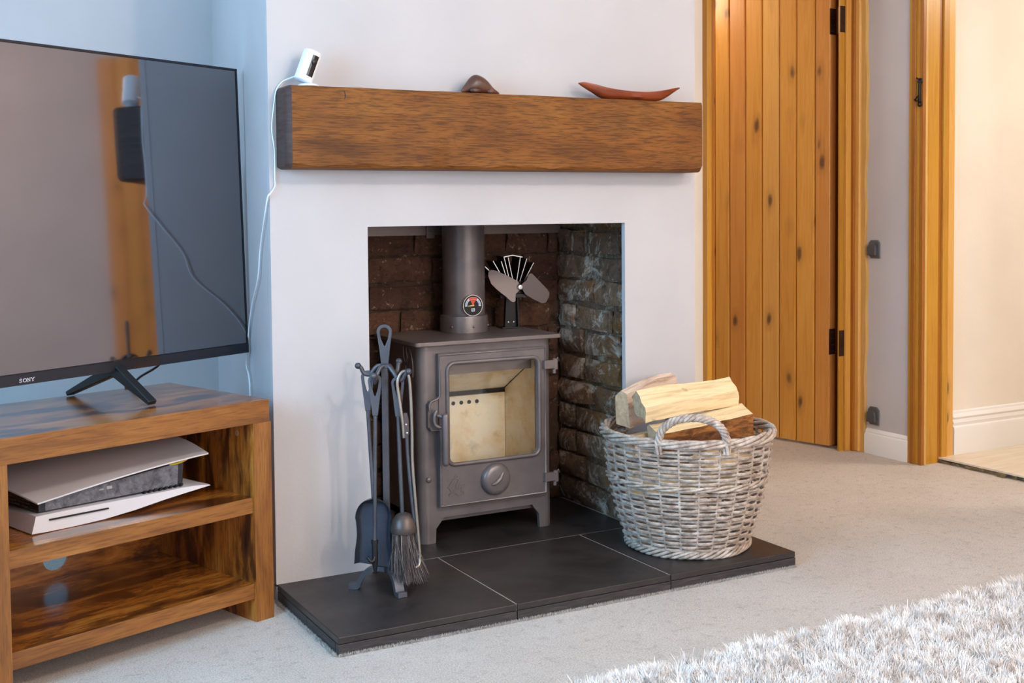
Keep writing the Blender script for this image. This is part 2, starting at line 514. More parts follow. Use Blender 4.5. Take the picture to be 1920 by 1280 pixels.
# ------------------------------------------------------------------ helpers: geometry
class G:
    """collects shapes, builds ONE mesh object"""

    def __init__(self):
        self.v, self.f, self.mi = [], [], []
        self.cur = 0

    def add(self, verts, faces, M=None):
        o = len(self.v)
        if M is not None:
            verts = [M @ Vector(p) for p in verts]
        self.v += [tuple(p) for p in verts]
        self.f += [tuple(i + o for i in f) for f in faces]
        self.mi += [self.cur] * len(faces)
        return self

    def box(self, x0, x1, y0, y1, z0, z1, M=None):
        vs = [(x, y, z) for x in (x0, x1) for y in (y0, y1) for z in (z0, z1)]
        fs = [(0, 1, 3, 2), (4, 6, 7, 5), (0, 4, 5, 1), (2, 3, 7, 6), (0, 2, 6, 4), (1, 5, 7, 3)]
        return self.add(vs, fs, M)

    def prism(self, poly, axis, a, b, M=None):
        """polygon in the two axes other than `axis`, extruded from a to b"""
        def p(q, t):
            if axis == 'x': return (t, q[0], q[1])
            if axis == 'y': return (q[0], t, q[1])
            return (q[0], q[1], t)
        n = len(poly)
        vs = [p(q, a) for q in poly] + [p(q, b) for q in poly]
        fs = [tuple(range(n)), tuple(range(2 * n - 1, n - 1, -1))]
        fs += [(i, i + n, (i + 1) % n + n, (i + 1) % n) for i in range(n)]
        return self.add(vs, fs, M)

    def tube(self, pts, r, n=8, closed=False, M=None, flat=1.0):
        P = [Vector(p) for p in pts]
        k = len(P)
        R = r if hasattr(r, '__len__') else [r] * k
        vs, fs = [], []
        prev = None
        for i in range(k):
            if closed:
                t = (P[(i + 1) % k] - P[i - 1]).normalized()
            else:
                t = (P[min(i + 1, k - 1)] - P[max(i - 1, 0)]).normalized()
            if prev is None:
                a = Vector((0, 0, 1)) if abs(t.z) < 0.9 else Vector((1, 0, 0))
                nn = (a - t * a.dot(t)).normalized()
            else:
                nn = (prev - t * prev.dot(t)).normalized()
            prev = nn
            b = t.cross(nn)
            for j in range(n):
                an = 2 * PI * j / n
                vs.append(P[i] + (nn * math.cos(an) * flat + b * math.sin(an)) * R[i])
        m = k if closed else k - 1
        for i in range(m):
            for j in range(n):
                a, b2 = i * n + j, i * n + (j + 1) % n
                c, d = ((i + 1) % k) * n + (j + 1) % n, ((i + 1) % k) * n + j
                fs.append((a, b2, c, d))
        if not closed:
            fs.append(tuple(range(n - 1, -1, -1)))
            fs.append(tuple(range((k - 1) * n, k * n)))
        return self.add(vs, fs, M)

    def lathe(self, prof, n=32, M=None, caps=True):
        """profile of (radius, z) round the z axis"""
        vs, fs = [], []
        for (r, z) in prof:
            for j in range(n):
                a = 2 * PI * j / n
                vs.append((r * math.cos(a), r * math.sin(a), z))
        for i in range(len(prof) - 1):
            for j in range(n):
                fs.append((i * n + j, i * n + (j + 1) % n, (i + 1) * n + (j + 1) % n, (i + 1) * n + j))
        if caps:
            fs.append(tuple(range(n - 1, -1, -1)))
            fs.append(tuple(range((len(prof) - 1) * n, len(prof) * n)))
        return self.add(vs, fs, M)

    def grid(self, fn, nu, nv, M=None):
        vs = [fn(i / nu, j / nv) for i in range(nu + 1) for j in range(nv + 1)]
        fs = [(i * (nv + 1) + j, (i + 1) * (nv + 1) + j, (i + 1) * (nv + 1) + j + 1, i * (nv + 1) + j + 1) for i in range(nu) for j in range(nv)]
        return self.add(vs, fs, M)

    def shell(self, fn, nu, nv, thick, M=None):
        """a grid surface thickened by `thick(u,v)` downwards"""
        top = [Vector(fn(i / nu, j / nv)) for i in range(nu + 1) for j in range(nv + 1)]
        bot = [p + Vector(thick) for p in top]
        w = nv + 1
        N = len(top)
        fs = []
        for i in range(nu):
            for j in range(nv):
                q = (i * w + j, (i + 1) * w + j, (i + 1) * w + j + 1, i * w + j + 1)
                fs.append(q)
                fs.append(tuple(N + a for a in reversed(q)))
        rim = [i * w for i in range(nu + 1)] + [nu * w + j for j in range(1, w)] + [i * w + nv for i in range(nu - 1, -1, -1)] + [j for j in range(nv - 1, 0, -1)]
        for a, b in zip(rim, rim[1:] + rim[:1]):
            fs.append((a, b, N + b, N + a))
        return self.add(top + bot, fs, M)

    def ball(self, c, r, nu=14, nv=8, M=None):
        c = Vector(c)
        R = r if hasattr(r, '__len__') else (r, r, r)
        vs, fs = [], []
        for i in range(nv + 1):
            t = PI * i / nv
            for j in range(nu):
                a = 2 * PI * j / nu
                vs.append((c.x + R[0] * math.sin(t) * math.cos(a), c.y + R[1] * math.sin(t) * math.sin(a), c.z + R[2] * math.cos(t)))
        for i in range(nv):
            for j in range(nu):
                fs.append((i * nu + j, (i + 1) * nu + j, (i + 1) * nu + (j + 1) % nu, i * nu + (j + 1) % nu))
        return self.add(vs, fs, M)

    def mesh(self, name, mats, smooth=None, weld=True):
        me = bpy.data.meshes.new(name)
        me.from_pydata(self.v, [], self.f)
        for m in mats:
            me.materials.append(m)
        me.polygons.foreach_set('material_index', self.mi)
        bm = bmesh.new()
        bm.from_mesh(me)
        if weld:
            bmesh.ops.remove_doubles(bm, verts=bm.verts, dist=1e-5)
        bmesh.ops.recalc_face_normals(bm, faces=bm.faces)
        bm.to_mesh(me)
        bm.free()
        if smooth is not None:
            me.polygons.foreach_set('use_smooth', [True] * len(me.polygons))
            me.set_sharp_from_angle(angle=math.radians(smooth))
        me.update()
        return me

    def obj(self, name, mats, parent=None, smooth=None, bevel=0, seg=2, loc=(0, 0, 0), rot=(0, 0, 0), weld=True, kind=None):
        if not isinstance(mats, (list, tuple)):
            mats = [mats]
        o = bpy.data.objects.new(name, self.mesh(name, mats, smooth, weld))
        COL.objects.link(o)
        o.location = loc
        o.rotation_euler = rot
        if parent is not None:
            o.parent = parent
        if bevel:
            b = o.modifiers.new('bevel', 'BEVEL')
            b.width = bevel
            b.segments = seg
            b.limit_method = 'ANGLE'
            b.angle_limit = math.radians(40)
            if smooth is None:
                o.data.polygons.foreach_set('use_smooth', [True] * len(o.data.polygons))
                o.data.set_sharp_from_angle(angle=math.radians(70))
                b.harden_normals = True
        if kind:
            o['kind'] = kind
        return o


def tag(o, label, cat, group=None):
    o['label'] = label
    o['category'] = cat
    if group:
        o['group'] = group
    return o


def thing(name, label, cat, loc=(0, 0, 0), rz=0.0, group=None):
    o = bpy.data.objects.new(name, None)
    o.empty_display_size = 0.1
    COL.objects.link(o)
    o.location = loc
    o.rotation_euler = (0, 0, rz)
    return tag(o, label, cat, group)


def empty_structure(name):
    o = bpy.data.objects.new(name, None)
    COL.objects.link(o)
    o['kind'] = 'structure'
    return o


def rect_pts(x0, x1, z0, z1, r, n=6):
    """rounded rectangle outline, counter-clockwise"""
    out = []
    for (cx, cz, a0) in ((x1 - r, z0 + r, -PI / 2), (x1 - r, z1 - r, 0), (x0 + r, z1 - r, PI / 2), (x0 + r, z0 + r, PI)):
        for k in range(n + 1):
            a = a0 + PI / 2 * k / n
            out.append((cx + r * math.cos(a), cz + r * math.sin(a)))
    return out


def catmull(pts, n=6, closed=False):
    P = [Vector(p) for p in pts]
    k = len(P)
    out = []
    for i in range(k if closed else k - 1):
        if closed:
            a, b, c, d = P[i - 1], P[i], P[(i + 1) % k], P[(i + 2) % k]
        else:
            a, b, c, d = P[max(i - 1, 0)], P[i], P[i + 1], P[min(i + 2, k - 1)]
        for j in range(n):
            t = j / n
            out.append(0.5 * ((2 * b) + (c - a) * t + (2 * a - 5 * b + 4 * c - d) * t * t + (3 * b - a - 3 * c + d) * t ** 3))
    if not closed:
        out.append(P[-1])
    return out


# ================================================================== STRUCTURE
XL, XR, YB, YF, ZC = -2.5, 2.79, -4.6, 0.75, 2.4
YA = 0.77                                     # back wall of the left alcove


def structure(g, name, mat, **kw):
    o = g.obj(name, mat, **kw)
    o['kind'] = 'structure'
    return o


g = G()
g.box(XL - .1, XR + .12, YB - .1, 0.0, -0.05, 0)
g.box(XL - .1, 0.3, 0.0, 0.9, -0.05, 0)
g.box(0.3, XR + .4, 0.0, 2.4, -0.05, 0)
structure(g, 'floor', CARPET, weld=False)
structure(G().box(XL - .1, XR + .1, YB - .1, 0.9, ZC, ZC + .05), 'ceiling', CEIL)

# chimney breast: front skin with the fireplace opening, and its two side returns
OX0, OX1, OZ1 = 0.276, 1.130, 1.002
g = G()
g.box(0, OX0, 0, 0.018, HT - .005, ZC)
g.box(OX1, 1.40, 0, 0.018, HT - .005, ZC)
g.box(OX0, OX1, 0, 0.018, OZ1, ZC)
g.prism([(0, 0.05), (0.0, 0.0), (0.02, 0.0), (0.02, 0.05)], 'z', 0, HT)
g.prism([(0.0014, 0.018), (0.05, 0.018), (0.108, YA), (0.058, YA)], 'z', 0, ZC)
g.box(1.35, 1.40, 0.018, YF, 0, ZC)
structure(g, 'wall_chimney', WALL, weld=False)
structure(G().box(XL - .1, 0.06, YA, YA + .1, 0, ZC), 'wall_alcove', WALL)
g = G()
g.box(1.40, 1.976, 0.70, 0.80, 0, ZC)
g.box(1.976, XR, 0.70, 0.80, 2.16, ZC)
structure(g, 'wall_doorway', WALL_CREAM, weld=False)
g = G()
g.box(XR, XR + .13, 0.387, 0.80, 0, ZC)
g.box(XR, XR + .13, -0.50, 0.387, 2.06, ZC)
g.box(XR, XR + .13, YB, -0.50, 0, ZC)
structure(g, 'wall_right', WALL, weld=False)
# left wall with a window opening, rear wall with a window opening
g = G()
g.box(XL - .1, XL, YB, -2.25, 0, ZC)
g.box(XL - .1, XL, -0.35, YA, 0, ZC)
g.box(XL - .1, XL, -2.25, -0.35, 0, 0.75)
g.box(XL - .1, XL, -2.25, -0.35, 2.15, ZC)
structure(g, 'wall_left', WALL, weld=False)
g = G()
g.box(XL, -0.5, YB - .1, YB, 0, ZC)
g.box(2.3, XR, YB - .1, YB, 0, ZC)
g.box(-0.5, 2.3, YB - .1, YB, 0, 0.75)
g.box(-0.5, 2.3, YB - .1, YB, 2.2, ZC)
structure(g, 'wall_back', WALL, weld=False)
# windows
w = empty_structure('window_1')
g = G()
for (a, b, c, d) in ((-2.25, -0.35, 0.75, 0.81), (-2.25, -0.35, 2.09, 2.15), (-2.25, -2.19, 0.75, 2.15), (-0.41, -0.35, 0.75, 2.15), (-1.33, -1.27, 0.75, 2.15)):
    g.box(XL - .08, XL - .02, a, b, c, d)
g.obj('window_frame', GLOSS, w, weld=False)
for a in (-2.19, -1.27):
    G().box(XL - .055, XL - .049, a, a + .86, 0.81, 2.09).obj('pane', WGLASS, w)
w = empty_structure('window_2')
g = G()
for (a, b, c, d) in ((-0.5, 2.3, 0.75, 0.81), (-0.5, 2.3, 2.14, 2.2), (-0.5, -0.44, 0.75, 2.2), (2.24, 2.3, 0.75, 2.2), (0.4, 0.46, 0.75, 2.2), (1.34, 1.4, 0.75, 2.2)):
    g.box(a, b, YB - .08, YB - .02, c, d)
g.obj('window_frame', GLOSS, w, weld=False)
for a, b in ((-0.44, 0.4), (0.46, 1.34), (1.4, 2.24)):
    G().box(a, b, YB - .055, YB - .049, 0.81, 2.14).obj('pane', WGLASS, w)

# passage behind the plank door
g = G()
g.box(1.35, 3.3, 2.3, 2.4, 0, ZC)
g.box(1.25, 1.35, YF, 2.4, 0, ZC)
g.box(3.2, 3.3, 0.8, 2.3, 0, ZC)
g.box(1.25, 3.3, 0.8, 2.4, ZC, ZC + .05)
structure(g, 'wall_passage', WALL_CREAM, weld=False)
g = G()
g.box(3.18, 3.2, 0.8, 2.3, 0, 0.12)
g.box(1.35, 3.18, 2.28, 2.3, 0, 0.12)
structure(g, 'baseboard_passage', GLOSS, weld=False)

# the room through the open doorway at the right: raised laminate floor, cream wall
g = G()
g.box(XR + .13, 5.6, 0.35, 0.45, 0, ZC)
g.box(5.5, 5.6, -2.2, 0.35, 0, ZC)
g.box(XR + .13, 5.6, -2.3, -2.2, 0, ZC)
g.box(XR + .1, 5.6, -2.3, 0.45, ZC, ZC + .05)
structure(g, 'wall_hall', WALL_CREAM, weld=False)
fl = structure(G().box(XR + .105, 5.5, -2.2, 0.35, -0.05, 0.008), 'floor_hall', UNDERLAY)
y = 0.345
for row in range(16):
    y1 = y - 0.155
    x = 2.885 if row % 2 == 0 else 2.885
    L = [0.62, 1.25, 1.25] if row % 2 == 0 else [1.1, 1.25, 0.6]
    for l in L:
        x1 = min(x + l, 5.49)
        if x1 - x > 0.05:
            G().box(x, x1 - .0012, y1 + .0012, y, 0.0145, 0.0225).obj('plank', LAMINATE, fl, bevel=0.0007, seg=1)
        x = x1
    y = y1
    if y < -2.0:
        break
g = G()
random.seed(3)
yy = 0.33
while yy > -2.0:
    l = random.uniform(.02, .07)
    xo = random.uniform(2.872, 2.893)
    g.box(xo, 2.95, yy - l, yy, 0.001, random.uniform(.009, .0144))
    yy -= l * 1.02
g.obj('broken_underlay', UNDERLAY, fl, weld=False, kind='stuff')


def skirting(name, poly, axis, a, b):
    return structure(G().prism(poly, axis, a, b), name, GLOSS, smooth=25)


# tall moulded skirting of the hall (profile in y,z), plain one on the short wall (profile in x,z)
prof = [(0.35, 0.0225), (0.325, 0.0225), (0.325, 0.125), (0.3275, 0.134), (0.333, 0.139), (0.333, 0.142), (0.330, 0.152), (0.334, 0.162), (0.335, 0.166), (0.331, 0.174), (0.336, 0.184), (0.341, 0.188), (0.343, 0.196), (0.35, 0.2)]
skirting('baseboard_hall', prof, 'x', 2.975, 5.5)
prof = [(XR, 0), (XR - .016, 0), (XR - .016, 0.078), (XR - .013, 0.085), (XR - .009, 0.088), (XR - .010, 0.093), (XR - .005, 0.102), (XR, 0.106)]
skirting('baseboard_right', prof, 'y', 0.392, 0.628)

# frame of the plank door: hinge-side jamb, lock-side jamb, head
t = empty_structure('trim_1')
G().box(2.768, 2.87, 0.802, 0.82, 0, 2.12).obj('architrave', PINE_DARK, t, bevel=.002)  # added behind the hinge gap to hide the lit passage and keep it dark
wob = lambda z: 0.004 * math.sin(z * 7.3) + 0.003 * math.sin(z * 23)
G().box(2.700, 2.724, 0.700, 0.709, 0, 2.10).obj('jamb', PINE_TRIM, t)
G().box(2.782, 2.7895, 0.709, 0.80, 0, 2.10).obj('jamb', PINE_DARK, t)
G().box(2.7255, 2.756, 0.688, 0.712, 0, 2.10).obj('jamb', PINE, t, bevel=.002)
G().box(2.752, 2.778, 0.672, 0.72, 0, 2.11).obj('architrave', PINE_DARK, t, bevel=.002)
G().box(2.762, 2.789, 0.650, 0.71, 0, 2.12).obj('architrave', PINE_B, t, bevel=.005)
g = G()
n = 60
for i in range(n):
    z0, z1 = 2.12 * i / n, 2.12 * (i + 1) / n
    a, b = 0.626 + wob(z0), 0.626 + wob(z1)
    g.add([(2.774, a, z0), (2.792, a, z0), (2.792, .70, z0), (2.774, .70, z0), (2.774, b, z1), (2.792, b, z1), (2.792, .70, z1), (2.774, .70, z1)],
          [(0, 1, 5, 4), (1, 2, 6, 5), (3, 0, 4, 7)])
g.obj('architrave_edge', PINE_RAW, t, smooth=40)
G().box(1.974, 1.998, 0.672, 0.79, 0, 2.12).obj('jamb', PINE_TRIM, t, bevel=.003)
G().box(1.997, 2.024, 0.690, 0.79, 0, 2.12).obj('jamb', PINE_DARK, t, bevel=.002)
G().box(1.974, 2.78, 0.66, 0.79, 2.10, 2.17).obj('head', PINE_TRIM, t, bevel=.003)
# frame of the open doorway in the right wall
t = empty_structure('trim_2')
G().box(XR - .012, XR + .004, 0.335, 0.394, 0, 2.1).obj('architrave', PINE_TRIM, t, bevel=.003)
G().box(XR - .018, XR + .004, 0.355, 0.376, 0, 2.1).obj('architrave_bead', PINE_DARK, t, bevel=.003)
G().box(XR - .014, XR + .004, 0.318, 0.337, 0, 2.1).obj('architrave_edge', PINE_DARK, t, bevel=.002)
G().box(XR, XR + .012, 0.316, 0.387, 0, 2.06).obj('jamb_edge', PINE_RAW, t, bevel=.002)
G().box(XR + .012, XR + .080, 0.322, 0.387, 0, 2.06).obj('jamb', PINE_TRIM, t)
G().box(XR + .080, XR + .103, 0.326, 0.387, 0, 2.06).obj('jamb_groove', PINE_DARK, t)
G().box(XR + .103, XR + .135, 0.318, 0.387, 0.0, 2.06).obj('door_stop', PINE_TRIM, t, bevel=.002)
G().box(XR + .135, XR + .172, 0.322, 0.349, 0.0, 2.06).obj('architrave_edge', PINE_B, t, bevel=.002)
G().box(XR - .012, XR + .14, -0.50, -0.43, 0, 2.06).obj('jamb', PINE_TRIM, t, bevel=.003)
G().box(XR - .012, XR + .14, -0.50, 0.387, 2.04, 2.1).obj('head', PINE_TRIM, t, bevel=.003)

# ---- plank door standing open into the passage
dr = bpy.data.objects.new('door_1', None)
COL.objects.link(dr)
dr['kind'] = 'structure'
dr.location = (2.708, 0.768, 0.012)
dr.rotation_euler = (0, 0, math.atan2(0.972, -0.233))       # local +x runs from the hinge edge inwards
edges = [0.0, 0.0765, 0.1715, 0.2615, 0.3535, 0.4455, 0.5355, 0.6205, 0.66]
mats = [PINE_C, PINE, PINE, PINE_B, PINE, PINE_C, PINE, PINE]
for i in range(8):
    a, b = edges[i], edges[i + 1]
    vg = 0.0065
    poly = [(a + .0014, 0.010), (a + vg, 0.0), (b - vg, 0.0), (b - .0014, 0.010), (b - .0014, 0.019), (a + .0014, 0.019)]
    if i == 0:
        poly = [(a, 0.0015), (a + .0015, 0.0), (b - vg, 0.0), (b - .0014, 0.010), (b - .0014, 0.019), (a, 0.019)]
    g = G().prism(poly, 'z', 0, 2.07)
    g.v = [(x, -y, z) for (x, y, z) in g.v]      # the face is at y = 0, the thickness lies behind it
    o = g.obj('plank', mats[i], dr)
for z in (0.18, 0.98, 1.78):
    G().box(0.01, 0.655, -0.045, -0.02, z, z + .1).obj('ledge', PINE, dr, bevel=.003)
G().box(0.0, 0.036, -0.044, -0.0192, 0, 2.07).obj('edge_stile', PINE_C, dr)
# hinges: two leaves and a knuckle each, one leaf on the door edge, one on the jamb
for zc in (0.452, 1.825):
    g = G()
    g.box(-0.0028, 0.0, -0.040, 0.002, zc - .055, zc + .055)
    for k in range(4):
        for yy in (-0.012, -0.028):
            g.ball((-.003, yy, zc - .042 + k * .028), .0028, 8, 4)
    h = g.obj('hinge_leaf', HINGE, dr, smooth=40, weld=False)
    gg = G()
    for k in range(5):
        gg.lathe([(0.0055, zc - .055 + k * .0222), (0.0055, zc - .055 + k * .0222 + .0212)], 12, Matrix.Translation((2.731, .738, .012)))
    gg.obj('hinge_knuckle', BRONZE, bpy.data.objects['trim_1'], smooth=40, weld=False)
    g = G()
    g.box(2.699, 2.7235, 0.6978, 0.7005, zc - .043, zc + .067)
    g.box(2.7225, 2.7252, 0.6978, 0.738, zc - .043, zc + .067)
    for k in range(4):
        g.ball((2.711 + (.006 if k % 2 else -.005), .6975, zc - .03 + k * .028), .0028, 8, 4)
    g.obj('hinge_leaf', HINGE, bpy.data.objects['trim_1'], weld=False)

# ---- the doorway's own plank door, folded back flat against the right wall (seen in the television)
d2 = empty_structure('door_2')
d2.location = (XR - .02, -0.52, 0.01)
for i in range(8):
    a, b = -i * .0935, -(i + 1) * .0935
    G().prism([(-.020, a - .0006), (-.026, a - .005), (-.026, b + .005), (-.020, b + .0006), (-.004, b + .0006), (-.004, a - .0006)], 'z', 0, 2.02).obj('plank', PINE_C if i % 3 else PINE, d2)

# ================================================================== FIREPLACE RECESS (brick by brick)
RX0, RX1, RYB = 0.236, 1.173, 0.475
back = structure(G().box(RX0 - .1, RX1 + .1, RYB + .012, RYB + .1, 0, 1.25), 'wall_recess_back', MORTAR_DARK)
right = structure(G().box(RX1 + .012, RX1 + .1, 0.019, RYB + .012, 0, 1.25), 'wall_recess_right', MORTAR)
left = structure(G().box(RX0 - .1, RX0 - .012, 0.019, RYB + .012, 0, 1.25), 'wall_recess_left', MORTAR_DARK)


def brick_mesh(l, h, d, seed):
    """rough brick, its face in local x (length) and z (height), proud towards -y"""
    r = random.Random(seed)
    nu, nv = max(2, int(l / .045)), 3
    vs, fs = [], []
    for i in range(nu + 1):
        for j in range(nv + 1):
            u, v = i / nu, j / nv
            edge = (i in (0, nu)) + (j in (0, nv))
            x = (u - .5) * l + (r.uniform(-.004, .004))
            z = (v - .5) * h + (r.uniform(-.0035, .0035))
            y = -d + r.uniform(-.004, .004) + edge * r.uniform(.004, .009)
            vs.append((x, y, z))
    w_ = nv + 1
    for i in range(nu):
        for j in range(nv):
            fs.append((i * w_ + j, (i + 1) * w_ + j, (i + 1) * w_ + j + 1, i * w_ + j + 1))
    rim = [i * w_ for i in range(nu + 1)] + [nu * w_ + j for j in range(1, w_)] + [i * w_ + nv for i in range(nu - 1, -1, -1)] + [j for j in range(nv - 1, 0, -1)]
    o = len(vs)
    vs += [(vs[k][0] * 1.0, 0.012, vs[k][2]) for k in rim]
    for a in range(len(rim)):
        b = (a + 1) % len(rim)
        fs.append((rim[b], rim[a], o + a, o + b))
    me = bpy.data.meshes.new('brick')
    me.from_pydata(vs, [], fs)
    bm = bmesh.new(); bm.from_mesh(me)
    bmesh.ops.recalc_face_normals(bm, faces=bm.faces)
    bm.to_mesh(me); bm.free()
    me.polygons.foreach_set('use_smooth', [True] * len(me.polygons))
    me.set_sharp_from_angle(angle=math.radians(50))
    return me


BR = [{L: [brick_mesh(L, 0.0735, 0.011, s * 10 + int(L * 100)) for s in range(6)] for L in (0.10, 0.15, 0.2145)} for _ in range(1)][0]
random.seed(11)


def lay(parent, L, place, rz, mat):
    """courses of bricks along length L; place(u, z) gives the world point"""
    course = 0.0855
    nrow = 12
    for rrow in range(nrow):
        z = HT + 0.038 + rrow * course
        u = 0.0
        lens = [[0.2145, 0.2145, 0.10], [0.10, 0.2145, 0.2145], [0.15, 0.2145, 0.2145, 0.10]][(rrow * 2 + rrow // 3) % 3]
        k = 0
        while u < L - 0.03:
            l = lens[k % len(lens)]
            k += 1
            l0 = l
            if u + l > L:
                l = L - u - .002
            me = random.choice(BR[l0])
            o = bpy.data.objects.new('brick', me)
            COL.objects.link(o)
            o.parent = parent
            o.location = place(u + l / 2, z + random.uniform(-.003, .003))
            o.rotation_euler = (random.uniform(-.05, .05), random.uniform(-.02, .02), rz + random.uniform(-.04, .04))
            o.scale = (l / l0, random.uniform(.5, 1.25), random.uniform(.95, 1.03))
            if not me.materials:
                me.materials.append(mat)
            o.material_slots[0].link = 'OBJECT'
            o.material_slots[0].material = mat
            u += l + 0.0125


lay(right, RYB - .026, lambda u, z: (RX1, RYB - .004 - u, z), -PI / 2, BRICK_SIDE)
lay(left, RYB - .026, lambda u, z: (RX0, 0.022 + u, z), PI / 2, BRICK_BACK)
lay(back, RX1 - RX0 - .01, lambda u, z: (RX0 + .005 + u, RYB, z), 0, BRICK_BACK)
t = empty_structure('trim_3')
G().box(RX0, RX1, 0.46, 0.468, 0.965, 1.06).obj('closure_plate', IRON_TOP, t)
G().box(RX0 - .01, RX1 + .01, 0.019, 0.465, 1.03, 1.05).obj('register_plate', IRON_TOP, t)
for x in (0.676, 0.858):
    g = G().box(x - .014, x + .014, 0.452, 0.46, 0.955, 0.995)
    g.ball((x, 0.452, 0.975), .004, 8, 4)
    g.obj('bracket', IRON_TOP, t, bevel=.001)

# ================================================================== HEARTH
he = thing('hearth', 'low black slate tiled hearth on the carpet under stove and log basket', 'hearth', (0.7, -0.2, 0))
hx, hy = -0.7, 0.2            # to local
YFH = -0.463
GP = 0.0016


def hbox(name, x0, x1, y0, y1, z0, z1, mat, bev=.0022):
    return G().box(x0 + hx, x1 + hx, y0 + hy, y1 + hy, z0, z1).obj(name, mat, he, bevel=bev)


xs = [0.003, 0.483, 0.963, 1.408]
g = G()
g.box(0.008 + hx, 1.403 + hx, YFH + .006 + hy, -0.001 + hy, 0.001, HT - .0012)
g.box(RX0 + .005 + hx, RX1 - .002 + hx, -0.001 + hy, RYB - .022 + hy, 0.001, HT - .0012)
g.obj('grout_bed', GROUT, he, weld=False)
for i in range(3):
    hbox('tile', xs[i] + (GP if i else 0), xs[i + 1] - (GP if i < 2 else 0), YFH, 0.0093, HT - .017, HT, SLATE)
    hbox('edge_tile', xs[i] + (GP * .8 if i else 0), xs[i + 1] - (GP * .8 if i < 2 else 0), YFH - .001, YFH + .02, 0.0, HT - .0178, SLATE_EDGE, .001)
hbox('tile', RX0 + .01, RX1 - .011, 0.0125, RYB - .02, HT - .017, HT - .0001, SLATE)
for (a, b) in ((YFH + .021, -0.24), (-0.238, -0.002)):
    hbox('edge_tile', xs[0] - .001, xs[0] + .02, a, b, 0.0, HT - .0178, SLATE_EDGE, .001)
    hbox('edge_tile', xs[3] - .02, xs[3] + .001, a, b, 0.0, HT - .0178, SLATE_EDGE, .001)

# ================================================================== MANTEL BEAM
mb = thing('mantel_beam', 'thick dark oak mantel beam fixed across the white chimney breast', 'mantel', (0.68, -0.001, 1.2575))
MX0, MX1, MY, MZ0, MZ1 = 0.021, 1.362, -0.098, 1.157, 1.3735


def beam_fn():
    g = G()
    nx = 60
    secs = []
    us = [0, .004 / 1.34, .008 / 1.34, .0115 / 1.34] + [.0115 / 1.34 + (1 - .0215 / 1.34) * k / (nx - 5) for k in range(1, nx - 4)] + [1 - .005 / 1.34, 1]
    nx = len(us) - 1
    for u in us:
        x = MX0 + (MX1 - MX0) * u
        w1 = 0.006 + .0035 * math.sin(u * 31) + .002 * math.sin(u * 67 + 1)
        w2 = 0.011 + .003 * math.sin(u * 37 + 2) + .002 * math.sin(u * 83)
        e0 = max(0, 1 - (x - MX0) / .011)
        e1 = max(0, 1 - (MX1 - x) / .010)
        k = .017 * e0 + .009 * e1
        kz = .007 * e0 + .006 * e1
        secs.append([(x, 0, MZ0 + kz), (x, MY + .018 + k, MZ0 + kz), (x, MY + w2 * .6 + k, MZ0 + .003 + kz), (x, MY + k + .0005, MZ0 + w2 + kz),
                     (x, MY + k, (MZ0 + MZ1) / 2), (x, MY + k + .0005, MZ1 - w1 - kz), (x, MY + w1 + k, MZ1 - .001 - kz), (x, MY + .02 + k, MZ1 - kz), (x, 0, MZ1 - kz)])
    m = len(secs[0])
    vs = [Vector(p) - Vector((0.68, -0.001, 1.2575)) for s in secs for p in s]
    fs = []
    for i in range(nx):
        for j in range(m):
            fs.append((i * m + j, (i + 1) * m + j, (i + 1) * m + (j + 1) % m, i * m + (j + 1) % m))
    g.add(vs, fs)
    g.cur = 1
    g.add(vs, [tuple(range(m)), tuple(range(nx * m + m - 1, nx * m - 1, -1))])
    return g


b = beam_fn().obj('beam', [OAK, OAK_END], mb, smooth=35)
for p in b.data.polygons:                      # the worn left arris shows end grain too
    c = p.center
    if c.x + 0.68 < MX0 + .011 and abs(p.normal.x) > .4:
        p.material_index = 1
# drying crack near the left end
g = G()
pts = [(0.175, 0, 1.365), (0.180, 0, 1.350), (0.177, 0, 1.340), (0.186, 0, 1.326), (0.184, 0, 1.316)]
g.tube([(x - .68, MY + .0018 + .001, z - 1.2575) for x, _, z in pts], [.0015, .0025, .0016, .0016, .0004], 6)
g.obj('crack', BLACK_MATT, mb, smooth=60)

# ================================================================== STOVE
SX, SY = 0.722, 0.147            # centre of the front, in world
st = thing('wood_stove', 'grey brown cast iron wood burning stove with glass door in the fireplace', 'stove', (SX, 0.3, HT))
S0 = Vector((SX, 0.3, HT))


def sl(x, y, z):
    return (x - SX, y - 0.3, z - HT)


def sbox(g, x0, x1, y0, y1, z0, z1):
    a = sl(x0, y0, z0); b_ = sl(x1, y1, z1)
    return g.box(a[0], b_[0], a[1], b_[1], a[2], b_[2])


X0, X1, Y0, Y1, ZT = 0.492, 0.951, 0.147, 0.435, 0.642
WX0, WX1, WZ0, WZ1 = 0.577, 0.890, 0.283, 0.586        # window opening
# body: front sheet with opening and legs cut out of it, sides, back
g = G()
sbox(g, X0 + .028, WX0 - .006, Y0, Y0 + .012, 0.12, ZT)
sbox(g, WX1 + .006, X1 - .028, Y0, Y0 + .012, 0.12, ZT)
sbox(g, WX0 - .006, WX1 + .006, Y0, Y0 + .012, WZ1 + .006, ZT)
sbox(g, WX0 - .006, WX1 + .006, Y0, Y0 + .012, 0.12, WZ0 - .006)
